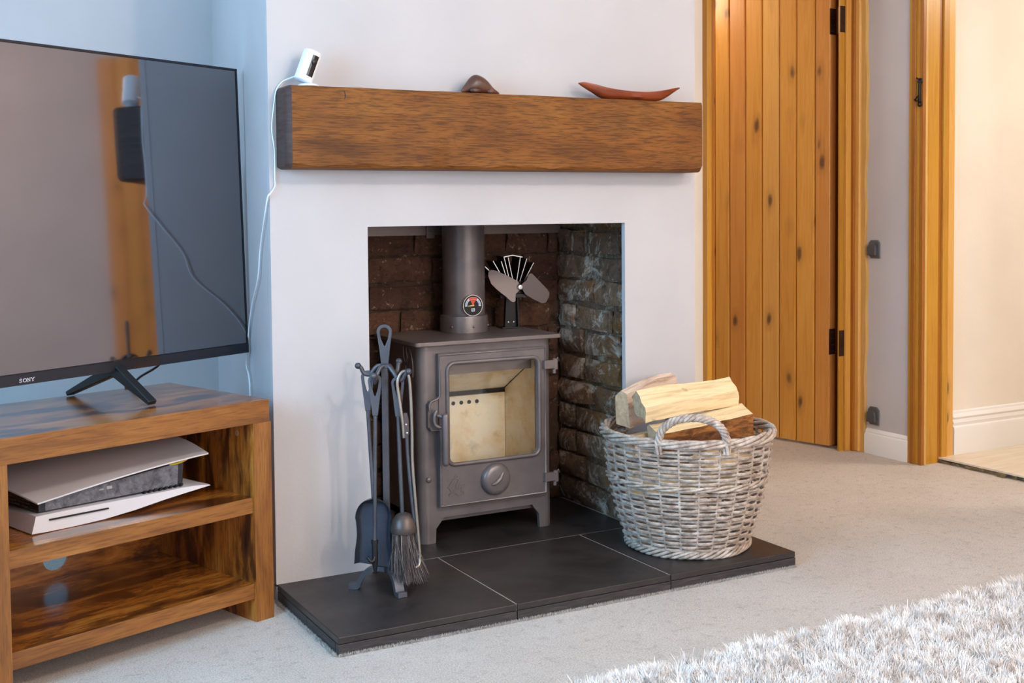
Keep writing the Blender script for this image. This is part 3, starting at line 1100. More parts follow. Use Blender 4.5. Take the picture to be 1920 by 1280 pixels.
# rounded front corners
for sx in (0, 1):
    pts = []
    for k in range(9):
        a = PI / 2 * k / 8
        pts.append((X0 + .028 - .028 * math.cos(a), Y0 + .028 - .028 * math.sin(a)))
    inner = [(X0 + .028, Y0 + .028)]
    poly = pts + inner
    if sx:
        poly = [(X0 + X1 - x, y) for x, y in poly]
    poly = [(x - SX, y - 0.3) for x, y in poly]
    g.prism(poly, 'z', 0.0, ZT - HT)
sbox(g, X0, X0 + .010, Y0 + .028, Y1, 0.105, ZT)
sbox(g, X1 - .010, X1, Y0 + .028, Y1, 0.105, ZT)
sbox(g, X0, X1, Y1 - .012, Y1, 0.105, ZT)
sbox(g, X0, X1, Y0 + .02, Y1, 0.105, 0.125)
# feet: front faces with the cut-away arch
zf = lambda z: z - HT
for sgn in (1, -1):
    P_ = [(X0 + .02, HT), (0.541, HT), (0.543, 0.088), (0.566, 0.116), (0.566, 0.125), (X0 + .02, 0.125)]
    if sgn < 0:
        P_ = [(X0 + X1 - x, z) for x, z in P_]
    g.prism([(x - SX, zf(z)) for x, z in P_], 'y', Y0 - .3 + .0005, Y0 - .3 + .014)
    Q = [(Y0 + .02, HT), (Y0 + .06, HT), (Y0 + .075, 0.105), (Y0 + .02, 0.105)]
    xa = X0 if sgn > 0 else X1 - .012
    g.prism([(y - .3, zf(z)) for y, z in Q], 'x', xa - SX, xa + .012 - SX)
    Q = [(Y1, HT), (Y1 - .05, HT), (Y1 - .065, 0.105), (Y1, 0.105)]
    g.prism([(y - .3, zf(z)) for y, z in Q], 'x', xa - SX, xa + .012 - SX)
g.obj('body', IRON, st, smooth=35, weld=False)
# top plate with eased edge
g = G()
pr = rect_pts(0.470 - SX, 0.972 - SX, 0.118 - .3, 0.452 - .3, .012, 4)
g.prism(pr, 'z', 0.6425 - HT, 0.656 - HT)
g.obj('top_plate', IRON_TOP, st, bevel=.003, smooth=None)
# door: slab with a stepped latch bump and a rounded window
DF = 0.128


def ring_slab(outer, hole, y0, y1):
    """outline with a hole of the same vertex count, extruded in y"""
    g = G()
    n = len(outer)
    P = []
    for y in (y0, y1):
        P += [sl(x, y, z) for x, z in outer]
        P += [sl(x, y, z) for x, z in hole]
    fs = []
    for i in range(n):
        j = (i + 1) % n
        fs.append((i, j, n + j, n + i))
        fs.append((2 * n + j, 2 * n + i, 3 * n + i, 3 * n + j))
        fs.append((i, 2 * n + i, 2 * n + j, j))
        fs.append((n + j, 3 * n + j, 3 * n + i, n + i))
    g.add(P, fs)
    return g


def resample(poly, n):
    P = [Vector((x, z, 0)) for x, z in poly]
    L = [0]
    for i in range(len(P)):
        L.append(L[-1] + (P[(i + 1) % len(P)] - P[i]).length)
    out = []
    for k in range(n):
        s = L[-1] * k / n
        i = max(j for j in range(len(P)) if L[j] <= s + 1e-9)
        t_ = (s - L[i]) / max(1e-9, L[i + 1] - L[i])
        q = P[i].lerp(P[(i + 1) % len(P)], t_)
        out.append((q.x, q.y))
    return out


DX0, DX1, DZ0, DZ1 = 0.547, 0.917, 0.155, 0.618
g = G()
bar = 0
# door panel as four bars round the window (rounded inner corners come from the bezel)
sbox(g, DX0, WX0, DF, Y0 - .001, DZ0, DZ1)
sbox(g, WX1, DX1, DF, Y0 - .001, DZ0, DZ1)
sbox(g, WX0, WX1, DF, Y0 - .001, WZ1, DZ1)
sbox(g, WX0, WX1, DF, Y0 - .001, DZ0, WZ0)
# latch bump on the left edge
bump = [(DX0 + .004, 0.492), (DX0 - .006, 0.484), (DX0 - .026, 0.478), (DX0 - .034, 0.468), (DX0 - .034, 0.398), (DX0 - .026, 0.388), (DX0 + .004, 0.386)]
g.prism([sl(x, 0, z)[::2] for x, z in bump], 'y', DF - .3 + .004, Y0 - .3)
door = g.obj('door', IRON, st, weld=False, smooth=30)
# raised bead round the door edge
bead = [(DX0 + .003, DZ0 + .004), (DX1 - .003, DZ0 + .004), (DX1 - .003, DZ1 - .004), (DX0 + .003, DZ1 - .004), (DX0 + .003, 0.492), (DX0 - .006, 0.483), (DX0 - .026, 0.477), (DX0 - .032, 0.467), (DX0 - .030, 0.45)]
g = G()
g.tube([sl(x, DF, z) for x, z in bead], .0035, 8)
g.tube([sl(x, DF, z) for x, z in [(DX0 - .031, .402), (DX0 - .026, .391), (DX0 + .003, .389), (DX0 + .003, DZ0 + .004)]], .0035, 8)
g.obj('edge_bead', IRON, door, smooth=50, weld=False)
wp = rect_pts(WX0 - .002, WX1 + .002, WZ0 - .002, WZ1 + .002, .024, 6)
G().tube([sl(x, DF - .001, z) for x, z in wp], .0065, 8, closed=True).obj('window_bezel', IRON, door, smooth=60)
# corner gussets that round the window
for cx, cz, sx, sz in ((WX0, WZ0, 1, 1), (WX1, WZ0, -1, 1), (WX0, WZ1, 1, -1), (WX1, WZ1, -1, -1)):
    pl = [(cx, cz)] + [(cx + sx * (.022 - .022 * math.sin(a)), cz + sz * (.022 - .022 * math.cos(a))) for a in [PI / 2 * k / 6 for k in range(7)]]
    G().prism([sl(x, 0, z)[::2] for x, z in pl], 'y', DF + .0005 - .3, Y0 - .3).obj('window_corner', IRON, door)
g = G()
sbox(g, WX0 - .004, WX1 + .004, Y0 + .0005, Y0 + .004, WZ0 - .004, WZ1 + .004)
g.obj('glass_pane', STOVE_GLASS, door)
# air wheel with its comma grip
K = Vector(sl(0.734, DF, 0.222))
rotY = Matrix.Rotation(PI / 2, 4, 'X')
g = G()
g.lathe([(0.050, 0), (0.050, .004), (0.046, .013), (0.041, .018), (0.030, .020), (0.0, .0205)], 40, Matrix.Translation(K) @ rotY)
wheel = g.obj('air_wheel', IRON, door, smooth=40)
g = G()
g.tube([(K.x - .021, K.y - .021, K.z - .012), (K.x - .008, K.y - .024, K.z - .008), (K.x + .006, K.y - .025, K.z + .005), (K.x + .017, K.y - .021, K.z + .021)], [.0035, .006, .0065, .004], 10)
g.obj('grip', IRON_TOP, wheel, smooth=60)
# cast emblem: a smith bent over an anvil, in raised outline
ex, ez, ew, eh = 0.573, 0.187, 0.058, 0.062
man = [(.45, .84), (.58, .82), (.62, .7), (.55, .62), (.5, .5), (.45, .38), (.62, .4), (.95, .46), (.80, .32), (.76, .2), (.92, .14), (.9, .04), (.6, .0), (.5, .08), (.36, .14), (.22, .06), (.04, .02), (.06, .1), (.2, .2), (.14, .34), (.0, .44), (.12, .52), (.22, .66), (.3, .8)]
g = G()
g.tube([sl(ex + a * ew, DF, ez + b_ * eh) for a, b_ in man], .0024, 6, closed=True)
g.tube([sl(ex + (.5 + .085 * math.cos(2 * PI * k / 10)) * ew, DF, ez + (.92 + .075 * math.sin(2 * PI * k / 10)) * eh) for k in range(10)], .0022, 6, closed=True)
g.tube([sl(ex + a * ew, DF, ez + b_ * eh) for a, b_ in [(.3, .28), (.5, .24), (.66, .3)]], .0014, 6)
g.obj('emblem', IRON_TOP, door, smooth=60, weld=False)
# door handle: upright bar on a hooked latch
g = G()
hp = [sl(0.5505, 0.092, z) for z in (0.288, 0.292, 0.30, 0.37, 0.435, 0.441, 0.445)]
g.tube(hp, [.006, .0095, .011, .011, .011, .0095, .006], 12)
g.tube([sl(0.556, 0.098, 0.425), sl(0.545, 0.11, 0.435), sl(0.532, 0.12, 0.437)], [.007, .007, .006], 8)
g.tube(catmull([sl(0.556, 0.10, 0.405), sl(0.54, 0.108, 0.402), sl(0.526, 0.112, 0.412), sl(0.524, 0.112, 0.435), sl(0.532, 0.112, 0.452)], 4), .0055, 8)
g.obj('handle', IRON, door, smooth=50, weld=False)
# hinges of the stove door
for z in (0.562, 0.208):
    g = G()
    sbox(g, 0.905, 0.945, DF - .014, DF, z - .013, z + .013)
    g.lathe([(.0085, -.017), (.0085, .017)], 12, Matrix.Translation(sl(0.948, DF - .006, z)))
    g.lathe([(.006, -.03), (.006, -.016)], 10, Matrix.Translation(sl(0.945, DF - .004, z)))
    g.tube([sl(.948, DF - .006, z + .006), sl(.955, DF - .01, z + .02), sl(.965, DF, z + .008)], .0022, 6)
    g.obj('hinge', IRON_TOP, door, bevel=.0015)
G().ball(sl(0.519, Y0 - .002, 0.24), (.009, .006, .009), 12, 8).obj('rivet', IRON, st, smooth=80)
# flourish cast in the side
g = G()
g.tube(catmull([sl(X0 - .0005, y, z) for y, z in [(0.262, .632), (0.258, .600), (0.243, .585), (0.232, .60), (0.238, .628), (0.222, .634), (0.200, .61), (0.190, .575), (0.192, .545)]], 5), .002, 6)
g.tube([sl(X0 - .0005, .245, .575), sl(X0 - .0005, .245, .56)], .0025, 6)
g.obj('side_flourish', IRON_TOP, st, smooth=60, weld=False)
# fire chamber
g = G()
sbox(g, 0.530, 0.896, 0.362, 0.372, 0.20, 0.446)
fb = g.obj('back_brick', FIREBRICK, st)
for x in (0.60, 0.636, 0.672, 0.707, 0.7355, 0.764, 0.792):
    G().lathe([(.0065, 0), (.0065, .002)], 12, Matrix.Translation(sl(x, 0.3615, 0.4245)) @ rotY).obj('air_hole', BLACK_MATT, fb)
g = G()
g.prism([(0.362 - .3, .20 - HT), (0.165 - .3, .20 - HT), (0.165 - .3, .60 - HT), (0.20 - .3, .555 - HT), (0.362 - .3, .460 - HT)], 'x', 0.897 - SX, 0.91 - SX)
g.obj('side_brick', FIREBRICK, st)
g = G()
g.prism([(0.362 - .3, .20 - HT), (0.165 - .3, .20 - HT), (0.165 - .3, .60 - HT), (0.20 - .3, .555 - HT), (0.362 - .3, .460 - HT)], 'x', 0.516 - SX, 0.53 - SX)
g.obj('side_brick', FIREBRICK, st)
g = G()
g.prism([(0.366 - .3, .462 - HT), (0.205 - .3, .555 - HT), (0.205 - .3, .57 - HT), (0.366 - .3, .475 - HT)], 'x', 0.530 - SX, 0.896 - SX)
g.obj('baffle', FIREBRICK, st)
g = G()
sbox(g, 0.53, 0.896, 0.185, 0.203, 0.545, 0.64)
g.obj('throat_plate', IRON_TOP, st)
g = G()
sbox(g, 0.516, 0.91, 0.165, 0.372, 0.19, 0.20)
sbox(g, 0.516, 0.91, 0.373, 0.38, 0.2, 0.6)
g.obj('grate', BLACK_MATT, st, weld=False)
# ash heap in the corner
g = G()
random.seed(5)
for k in range(26):
    px, py = 0.62 + random.gauss(0, .02), 0.30 + random.gauss(0, .02)
    r = random.uniform(.006, .016)
    g.ball((px - SX, py - .3, .20 - HT + random.uniform(.0, .03)), (r * 1.4, r, r * .7), 7, 4)
ash = Mat('ash', srgb(178, 164, 150), 0.9).m
g.obj('ash', ash, st, weld=False, kind='stuff')
# flue pipe with its collar
PXc, PYc = 0.747, 0.358
g = G()
M_p = Matrix.Translation(sl(PXc, PYc, 0))
g.lathe([(.0685, zf(.70) + HT), (.0685, zf(1.029) + HT)], 48, M_p)
pipe = g.obj('flue_pipe', IRON, st, smooth=40)
g = G()
g.lathe([(.0775, .6565), (.0775, .703), (.0758, .709), (.0700, .712)], 48, M_p)
col_ = g.obj('flue_collar', IRON, st, smooth=40)
for a in (-2.55, -1.62, -0.6, 0.6):
    G().ball(sl(PXc + .0775 * math.cos(a), PYc + .0775 * math.sin(a), .676), .0042, 8, 5).obj('screw', IRON_TOP, col_, smooth=60)

# ---- flue thermometer, magnetic dial on the pipe
ga = -YAW - PI / 2 + math.radians(24)          # direction it faces, round the pipe
gd = Vector((math.cos(ga), math.sin(ga), 0))
gp = Vector((PXc, PYc, 0.744)) + gd * .0705
th = thing('flue_thermometer', 'round magnetic thermometer dial stuck on the stove flue pipe', 'thermometer', gp, ga + PI / 2)
Mg = Matrix.Rotation(PI / 2, 4, 'X')
G().lathe([(.0345, 0), (.0345, .006), (.0335, .008), (.0315, .008)], 40, Mg, caps=True).obj('case', BRIGHT, th, smooth=40)
G().lathe([(.0318, .0081), (.0, .0083)], 40, Mg, caps=False).obj('dial', BLACK_MATT, th)


def arc(r0, r1, a0, a1, y, n=14):
    g = G()
    vs, fs = [], []
    for k in range(n + 1):
        a = a0 + (a1 - a0) * k / n
        for r in (r0, r1):
            for dy in (0, -.0004):
                vs.append((r * math.cos(a), y + dy, r * math.sin(a)))
    for k in range(n):
        o = 4 * k
        fs += [(o, o + 2, o + 6, o + 4), (o + 1, o + 5, o + 7, o + 3), (o, o + 4, o + 5, o + 1), (o + 2, o + 3, o + 7, o + 6)]
    return g.add(vs, fs)


R_ = math.radians
arc(.0195, .027, R_(-5), R_(185), -.0084, 24).obj('scale', DIAL_WHITE, th)
arc(.0200, .0265, R_(55), R_(125), -.0089, 10).obj('scale_red', RED, th)
arc(.0200, .0265, R_(0), R_(45), -.0089, 10).obj('scale_grey', DIAL_GREY, th)
arc(.0200, .0265, R_(135), R_(180), -.0089, 10).obj('scale_grey', DIAL_GREY, th)
arc(.003, .0195, R_(62), R_(118), -.0084, 8).obj('red_sector', RED, th)
g = G().prism([(-.0185, -.0022), (-.0185, -.0008), (.003, .0035), (.004, -.0005), (.0, -.002)], 'y', -.0102, -.0094)
g.obj('needle', DIAL_GOLD, th)
g = G().box(-.0055, .0055, -.0092, -.0084, -.0185, -.0085)
lg = g.obj('maker_mark', PRINT_WHITE, th)
g = G()
g.tube(catmull([(.003, -.0094, -.0110), (-.002, -.0094, -.0105), (-.003, -.0094, -.0125), (.002, -.0094, -.0140), (.0025, -.0094, -.0160), (-.003, -.0094, -.0165)], 4), .0007, 5)
g.obj('mark_line', BLACK_MATT, lg)

# ---- stove fan standing on the top plate
FTH = 0.40                                     # the fan is turned a little away from the chimney axis
fn = thing('stove_fan', 'black two bladed heat powered fan standing on the stove top', 'fan', (0.915, 0.365, 0.6565), -YAW + FTH)
FS = .00175


def fp(px, py, y=0.0):
    return (((px - 957) * FS + y * math.sin(FTH)) / math.cos(FTH), -(py - 613) * FS)


g = G()
g.box(-.03, .045, -.02, .035, 0, .004)
g.obj('base_plate', DARK_STEEL, fn, bevel=.001)
g = G()
g.prism([fp(949, 612), fp(971, 612), fp(969.5, 552), fp(952, 552)], 'y', -.004, .014)
g.prism([fp(971, 612), fp(974, 612), fp(971.5, 550), fp(969.5, 550)], 'y', -.016, .016)
stem = g.obj('stem', FAN_BLACK, fn, bevel=.001)
g = G()
for px in (955.5, 965.5):
    x, z = fp(px, 602)
    g.ball((x, -.0055, z), (.0035, .002, .0035), 8, 5)
g.obj('bolt', BRIGHT, stem, weld=False)
g = G()
g.box(fp(938, 0)[0], fp(986, 0)[0], -.018, .022, fp(0, 556)[1], fp(0, 549)[1])
g.obj('module', DARK_STEEL, fn, bevel=.001)
g = G()
g.box(fp(950, 0)[0], fp(984, 0)[0], -.016, .02, fp(0, 549)[1], fp(0, 525)[1])
g.obj('motor', FAN_BLACK, fn, bevel=.002)
fins = [((948, 530), (914, 496)), ((952, 528), (929, 486)), ((956, 526), (944, 487)), ((960, 526), (949, 478)), ((966, 526), (957, 480)), ((972, 528), (980, 479)), ((977, 530), (992, 483)), ((982, 533), (1005, 491))]
for (a, c) in fins:
    A, B = Vector(fp(*a, -.0145)), Vector(fp(*c, -.0145))
    dn = (B - A).normalized()
    nn = Vector((-dn.y, dn.x)) * .0011
    g = G()
    g.prism([tuple(A + nn), tuple(A - nn), tuple(B - nn), tuple(B + nn)], 'y', -.014, .05)
    g.cur = 1
    nn2 = nn * 1.1
    g.prism([tuple(A + nn2), tuple(A - nn2), tuple(B - nn2), tuple(B + nn2)], 'y', -.0152, -.014)
    g.obj('fin', [FAN_BLACK, BRIGHT], fn, weld=False)
g = G()
A, B, C_ = fp(949, 478, -.0145), fp(965, 475, -.0145), fp(984, 479, -.0145)
g.prism([A, B, C_, (C_[0], C_[1] - .003), (B[0], B[1] - .003), (A[0], A[1] - .003)], 'y', -.0152, .05)
g.obj('fin_cap', BRIGHT, fn)
bl = [(923, 513), (924, 506), (929, 502), (936, 503), (955, 512), (975.6, 524), (980, 533), (976, 542), (970, 547), (968.5, 553), (968, 560), (964, 562.6), (960, 561), (952, 552.5), (938, 540), (927, 528)]
br = [(984, 540), (982, 530), (985, 527), (990, 523), (993, 513), (996, 510), (1000, 510.5), (1016, 526), (1032, 541.5), (1037, 549), (1036.5, 556), (1033, 565), (1030, 568), (1024, 568), (1008, 560), (990, 549)]
pr_ = G()


def blade(pts, side):
    P = [fp(*p, -.040) for p in pts]
    hx_, hz_ = fp(979, 535, -.040)
    vs, n = [], len(P)
    for dy in (0, .0018):
        for (x, z) in P:
            y = -.040 + (z - hz_) * .25 * side + abs(x - hx_) * .04
            vs.append((x, y + dy, z))
    fs = [tuple(range(n)), tuple(range(2 * n - 1, n - 1, -1))] + [(i, i + n, (i + 1) % n + n, (i + 1) % n) for i in range(n)]
    g = G().add(vs, fs)
    return g.obj('blade', FAN_BLADE, fn, smooth=40)


blade(bl, 1)
blade(br, -1)
hxx, hzz = fp(979, 535, -.046)
g = G()
g.lathe([(.0095, 0), (.0095, .010), (.007, .013), (.0, .0135)], 20, Matrix.Translation((hxx, -.036, hzz)) @ Matrix.Rotation(PI / 2, 4, 'X'))
g.tube([(hxx, -.04, hzz), (hxx, -.01, hzz)], .003, 8)
g.obj('hub', BRIGHT, fn, smooth=40, weld=False)

# ================================================================== FIRESIDE TOOL SET
# tool frame: local x runs along the picture plane direction, local y away from the room
CC = Vector((0.245, -0.185, HT))


def zc(z):
    return z - HT


stand = thing('fire_tool_stand', 'black wrought iron fireside tool stand with loop handle on the hearth', 'tool stand', CC, -YAW)


def world_to_tool(x, y):
    dx, dy = x - CC.x, y - CC.y
    c, s = math.cos(YAW), math.sin(YAW)
    return (dx * c - dy * s, dx * s + dy * c)


def strap(g, pts, w, t_):
    """a flat forged strap along pts (width across, thickness up)"""
    P = [Vector(p) for p in pts]
    vs, fs = [], []
    for i, p in enumerate(P):
        tg = (P[min(i + 1, len(P) - 1)] - P[max(i - 1, 0)]).normalized()
        side = Vector((0, 0, 1)).cross(tg)
        if side.length < 1e-3:
            side = Vector((1, 0, 0))
        side.normalize()
        up = tg.cross(side).normalized()
        for a, b_ in ((-1, -1), (1, -1), (1, 1), (-1, 1)):
            vs.append(p + side * a * w / 2 + up * b_ * t_ / 2)
    for i in range(len(P) - 1):
        for j in range(4):
            fs.append((4 * i + j, 4 * i + (j + 1) % 4, 4 * i + 4 + (j + 1) % 4, 4 * i + 4 + j))
    fs += [(3, 2, 1, 0), tuple(4 * (len(P) - 1) + k for k in range(4))]
    return g.add(vs, fs)


feet = [world_to_tool(0.162, -0.127), world_to_tool(0.250, -0.272), world_to_tool(0.318, -0.138)]
for fx, fy in feet:
    d_ = Vector((fx, fy, 0))
    L = d_.length
    u_ = d_ / L
    prof = [(.0, .055), (.25, .057), (.45, .052), (.62, .039), (.74, .020), (.80, .0075), (1.02, .0075)]
    pts = catmull([u_ * (a * L) + Vector((0, 0, z)) for a, z in prof], 4)
    strap(G(), pts, .025, .013).obj('leg', WROUGHT, stand, bevel=.002)
g = G()
g.box(-.0085, .0085, -.0085, .0085, .045, zc(0.643))
pole = g.obj('pole', WROUGHT, stand, bevel=.002)
# loop handle, a flat teardrop ring that tapers to a neck


def loop_handle(zb, zt, wn, wl, th_=.008, hole_frac=.52):
    H = zt - zb
    outer, n = [], 40
    out = []
    for k in range(25):
        t_ = k / 24
        a = PI * t_
        out.append((wl / 2 * math.cos(a), zt - wl / 2 * 1.0 + wl / 2 * math.sin(a)))
    sidel = [(-wn / 2, zb)]
    sider = [(wn / 2, zb)]
    mid = zb + H * .45
    poly = [(wn / 2, zb), (wl / 2 * .72, mid)] + out + [(-wl / 2 * .72, mid), (-wn / 2, zb)]
    hz1 = zt - .0085
    hz0 = zt - H * hole_frac
    hw = wl / 2 - .0078
    hole = []
    for k in range(25):
        t_ = k / 24
        a = PI * t_
        hole.append((hw * math.cos(a), hz1 - hw + hw * math.sin(a)))
    holepoly = [(0.0015, hz0), (hw * .78, hz0 + (hz1 - hw - hz0) * .55)] + hole + [(-hw * .78, hz0 + (hz1 - hw - hz0) * .55), (-0.0015, hz0)]
    n = len(poly)
    vs, fs = [], []
    for y in (-th_ / 2, th_ / 2):
        vs += [(x, y, z) for x, z in poly]
        vs += [(x, y, z) for x, z in holepoly]
    for i in range(n):
        j = (i + 1) % n
        fs.append((i, j, n + j, n + i))
        fs.append((2 * n + j, 2 * n + i, 3 * n + i, 3 * n + j))
        fs.append((i, 2 * n + i, 2 * n + j, j))
        fs.append((n + j, 3 * n + j, 3 * n + i, n + i))
    return G().add(vs, fs)


loop_handle(zc(0.640), zc(0.748), .018, .040).obj('loop_handle', WROUGHT, stand, bevel=.0018)
g = G()
g.lathe([(.0175, zc(.634)), (.0175, zc(.644))], 4, Matrix.Rotation(PI / 4, 4, 'Z'))
g.obj('cap', WROUGHT, stand, bevel=.002)
# four hooks: local endpoints of the trough and of the upturned tip
hooks = {
    'left': [(0, 0, .640), (-.02, 0, .638), (-.034, .0, .622), (-.042, .0, .616), (-.055, -.002, .620), (-.062, -.003, .634), (-.070, -.004, .640)],
    'front': [(0, -.005, .640), (-.010, -.018, .636), (-.017, -.030, .620), (-.020, -.038, .606), (-.021, -.052, .602), (-.021, -.062, .612), (-.021, -.068, .622)],
    'right': [(0, 0, .640), (.012, -.008, .637), (.026, -.018, .620), (.036, -.026, .606), (.047, -.033, .606), (.056, -.038, .620), (.066, -.042, .629)],
    'back': [(0, .004, .640), (.010, .020, .637), (.018, .034, .620), (.023, .044, .614), (.028, .054, .620), (.030, .060, .634), (.031, .066, .642)],
}
for k_, pts in hooks.items():
    g = G()
    P = catmull([(x, y, zc(z)) for x, y, z in pts], 4)
    g.tube(P, [.0055] * (len(P) - 1) + [.004], 8)
    g.ball(P[-1], (.0085, .0085, .0085), 12, 8)
    g.obj('hook', WROUGHT, stand, smooth=60, weld=False)


def tool_root(name, label, hang):
    """hang: local (x, y) of the tool axis in the stand's frame"""
    c, s = math.cos(YAW), math.sin(YAW)
    x, y = hang
    return thing(name, label, 'fire tool', (CC.x + x * c + y * s, CC.y - x * s + y * c, HT), -YAW)


# poker, nearest the room, loop on the front hook
pk = tool_root('fire_poker', 'wrought iron poker with hooked tip hanging in front of the shovel', (-.021, -.0495))
loop_handle(zc(.515), zc(.624), .013, .036).obj('loop_handle', WROUGHT, pk, bevel=.0016)
g = G()
zl = [.516, .40, .30, .20, .185]
g.tube([(-.000 - .006 * (0.516 - z) / .33, 0, zc(z)) for z in zl], .0052, 10)
g.obj('rod', WROUGHT, pk, smooth=60)
g = G()
g.lathe([(.0095, zc(.182)), (.0095, zc(.190))], 14, Matrix.Translation((-.006, 0, 0)))
g.tube([(-.006, 0, zc(.186)), (-.006, 0, zc(.15)), (-.006, 0, zc(.125)), (-.006, 0, zc(.102))], [.0075, .0082, .0075, .003], 10)
g.tube(catmull([(-.006, 0, zc(.152)), (-.008, -.010, zc(.140)), (-.014, -.012, zc(.137)), (-.020, -.012, zc(.143)), (-.023, -.012, zc(.150))], 4), [.0045] * 15 + [.003, .002], 8)
g.obj('hooked_tip', DARK_STEEL, pk, smooth=60, weld=False)

# shovel on the left hook, behind the poker
sv = tool_root('fire_shovel', 'black hearth shovel with rounded pan hanging behind the poker', (-.046, -.001))
loop_handle(zc(.520), zc(.627), .013, .034).obj('loop_handle', WROUGHT, sv, bevel=.0016)
g = G()
g.tube([(0, 0, zc(.521)), (.005, .0, zc(.42)), (.010, -.003, zc(.33)), (.013, -.006, zc(.265))], .0052, 10)
g.obj('rod', WROUGHT, sv, smooth=60)


def pan(u, v):
    """u across -1..1 mapped 0..1, v down"""
    s = u * 2 - 1
    if v < .3:
        t_ = v / .3
        half = .046 * math.sqrt(max(0, 1 - (1 - t_) ** 2)) + .001
    else:
        t_ = (v - .3) / .7
        half = .046 - .003 * math.sin(PI * min(1, t_ * 1.4)) + .007 * max(0, t_ - .35)
    z = .297 - .181 * v
    x = s * half + .014
    z -= .009 * s * (v ** 2)
    edge = max(0, abs(s) - .72) / .28
    top = max(0, .12 - v) / .12
    y = -.012 - .020 * edge ** 1.6 - .016 * top ** 1.4 - .008 * v
    return (x, y, zc(z))


G().shell(pan, 22, 24, (0, .0022, 0)).obj('pan', iron_mat('blackened_pan', srgb(52, 58, 70), srgb(74, 82, 96), 0.42, 0.3, 0.5), sv, smooth=50)

# brush hanging right
bs = tool_root('hearth_brush', 'hearth brush with grey bristles below a metal dome hanging on the stand', (.036, -.026))
loop_handle(zc(.508), zc(.614), .014, .034).obj('loop_handle', WROUGHT, bs, bevel=.0016)
g = G()
g.tube([(0, 0, zc(.509)), (.003, -.002, zc(.40)), (.008, -.004, zc(.252))], .0055, 10)
g.obj('rod', WROUGHT, bs, smooth=60)
Mb = Matrix.Translation((.011, -.004, 0))
g = G()
g.lathe([(.0, zc(.258)), (.010, zc(.257)), (.020, zc(.251)), (.029, zc(.239)), (.034, zc(.224)), (.0355, zc(.211)), (.034, zc(.206)), (.030, zc(.206))], 28, Mb)
g.obj('dome', BRONZE, bs, smooth=50)
vs, fs = [], []
r_ = random.Random(4)
for k in range(900):
    a = r_.uniform(0, 2 * PI)
    rr = .030 * math.sqrt(r_.random())
    x0, y0 = rr * math.cos(a), rr * math.sin(a)
    l_ = r_.uniform(.105, .135) if r_.random() > .25 else r_.uniform(.06, .11)
    dx = x0 * r_.uniform(.25, .7) + .016 * r_.uniform(0, 1.6) + r_.gauss(0, .004)
    dy = y0 * r_.uniform(.15, .6) + r_.gauss(0, .004)
    w_ = r_.uniform(.0005, .0009)
    base = len(vs)
    seg = 4
    for i in range(seg + 1):
        t_ = i / seg
        q = Vector((x0 + dx * t_ ** 1.6 + .0015 * math.sin(t_ * 5 + k), y0 + dy * t_ ** 1.6, -l_ * t_))
        wv = Vector((math.cos(k), math.sin(k), 0)) * w_ * (1 - .6 * t_)
        wz = Vector((-math.sin(k), math.cos(k), 0)) * w_ * (1 - .6 * t_)
        for s_ in (wv, -wv * .5 + wz, -wv * .5 - wz):
            vs.append((q + s_ + Vector((.011, -.004, zc(.208)))))
    for i in range(seg):
        for j in range(3):
            fs.append((base + 3 * i + j, base + 3 * i + (j + 1) % 3, base + 3 * i + 3 + (j + 1) % 3, base + 3 * i + 3 + j))
g = G().add(vs, fs)
g.obj('bristles', BRISTLE, bs, weld=False, kind='stuff')

# tongs on the right hook, outside the brush
tg = tool_root('fire_tongs', 'long steel fire tongs with looped spring top hanging beside the brush', (.054, -.034))
g = G()
arm = catmull([(-.003, -.002, zc(.455)), (-.006, -.004, zc(.50)), (-.014, -.004, zc(.56)), (-.018, -.004, zc(.60)), (-.010, -.002, zc(.622)), (.002, 0, zc(.628)), (.012, 0, zc(.612)), (.016, 0, zc(.56)), (.018, 0, zc(.47)), (.019, -.002, zc(.38)), (.028, -.003, zc(.25)), (.034, -.004, zc(.16)), (.0345, -.012, zc(.126)), (.024, -.022, zc(.118))], 6)
g.tube(arm, .0042, 8)
g.obj('sprung_arm', STEEL_ROD, tg, smooth=60)
g = G()
arm = catmull([(.004, .004, zc(.475)), (.007, .003, zc(.40)), (.015, .002, zc(.30)), (.026, .0, zc(.19)), (.030, .004, zc(.125))], 6)
g.tube(arm, .0048, 8)
arm2 = g.obj('arm', WROUGHT, tg, smooth=60)
g = G()
g.prism([(-.003, zc(.52)), (.006, zc(.52)), (.010, zc(.50)), (.011, zc(.465)), (.006, zc(.453)), (.0, zc(.455)), (-.003, zc(.47))], 'y', -.006, .004)
pl_ = g.obj('pivot_plate', BRONZE, tg, bevel=.001)
g = G()
g.ball((.004, -.007, zc(.49)), (.003, .002, .003), 8, 5)
g.ball((.006, -.007, zc(.468)), (.003, .002, .003), 8, 5)
g.obj('rivet', BRIGHT, pl_, weld=False)

# ================================================================== LOG BASKET
BC = Vector((1.194, -0.230, HT))
bk = thing('log_basket', 'round grey willow log basket with twisted handle on the hearth', 'basket', BC, -YAW)
BH = 0.355


def brad(t_):
    """radius of the wall at height fraction t_"""
    return .172 + .074 * t_ + .016 * math.sin(PI * min(1, t_)) * (1 - .2 * t_)


NS = 26                                            # stakes
rows_v, rows_f = [], []


def weave_row(t0, amp, phase, rr, n_=NS, tilt=0.0, per=1):
    """one willow rod running round the basket, in front of and behind the stakes"""
    pts = []
    N = n_ * 6
    for i in range(N):
        a = 2 * PI * i / N
        sgn = math.cos(a * n_ / 2 / per + phase)
        t_ = t0 + tilt * math.sin(a)
        r = brad(t_) + amp * sgn
        pts.append((r * math.cos(a), r * math.sin(a), t_ * BH + .0006 * math.sin(a * 5 + phase * 3 + t0 * 40)))
    return pts


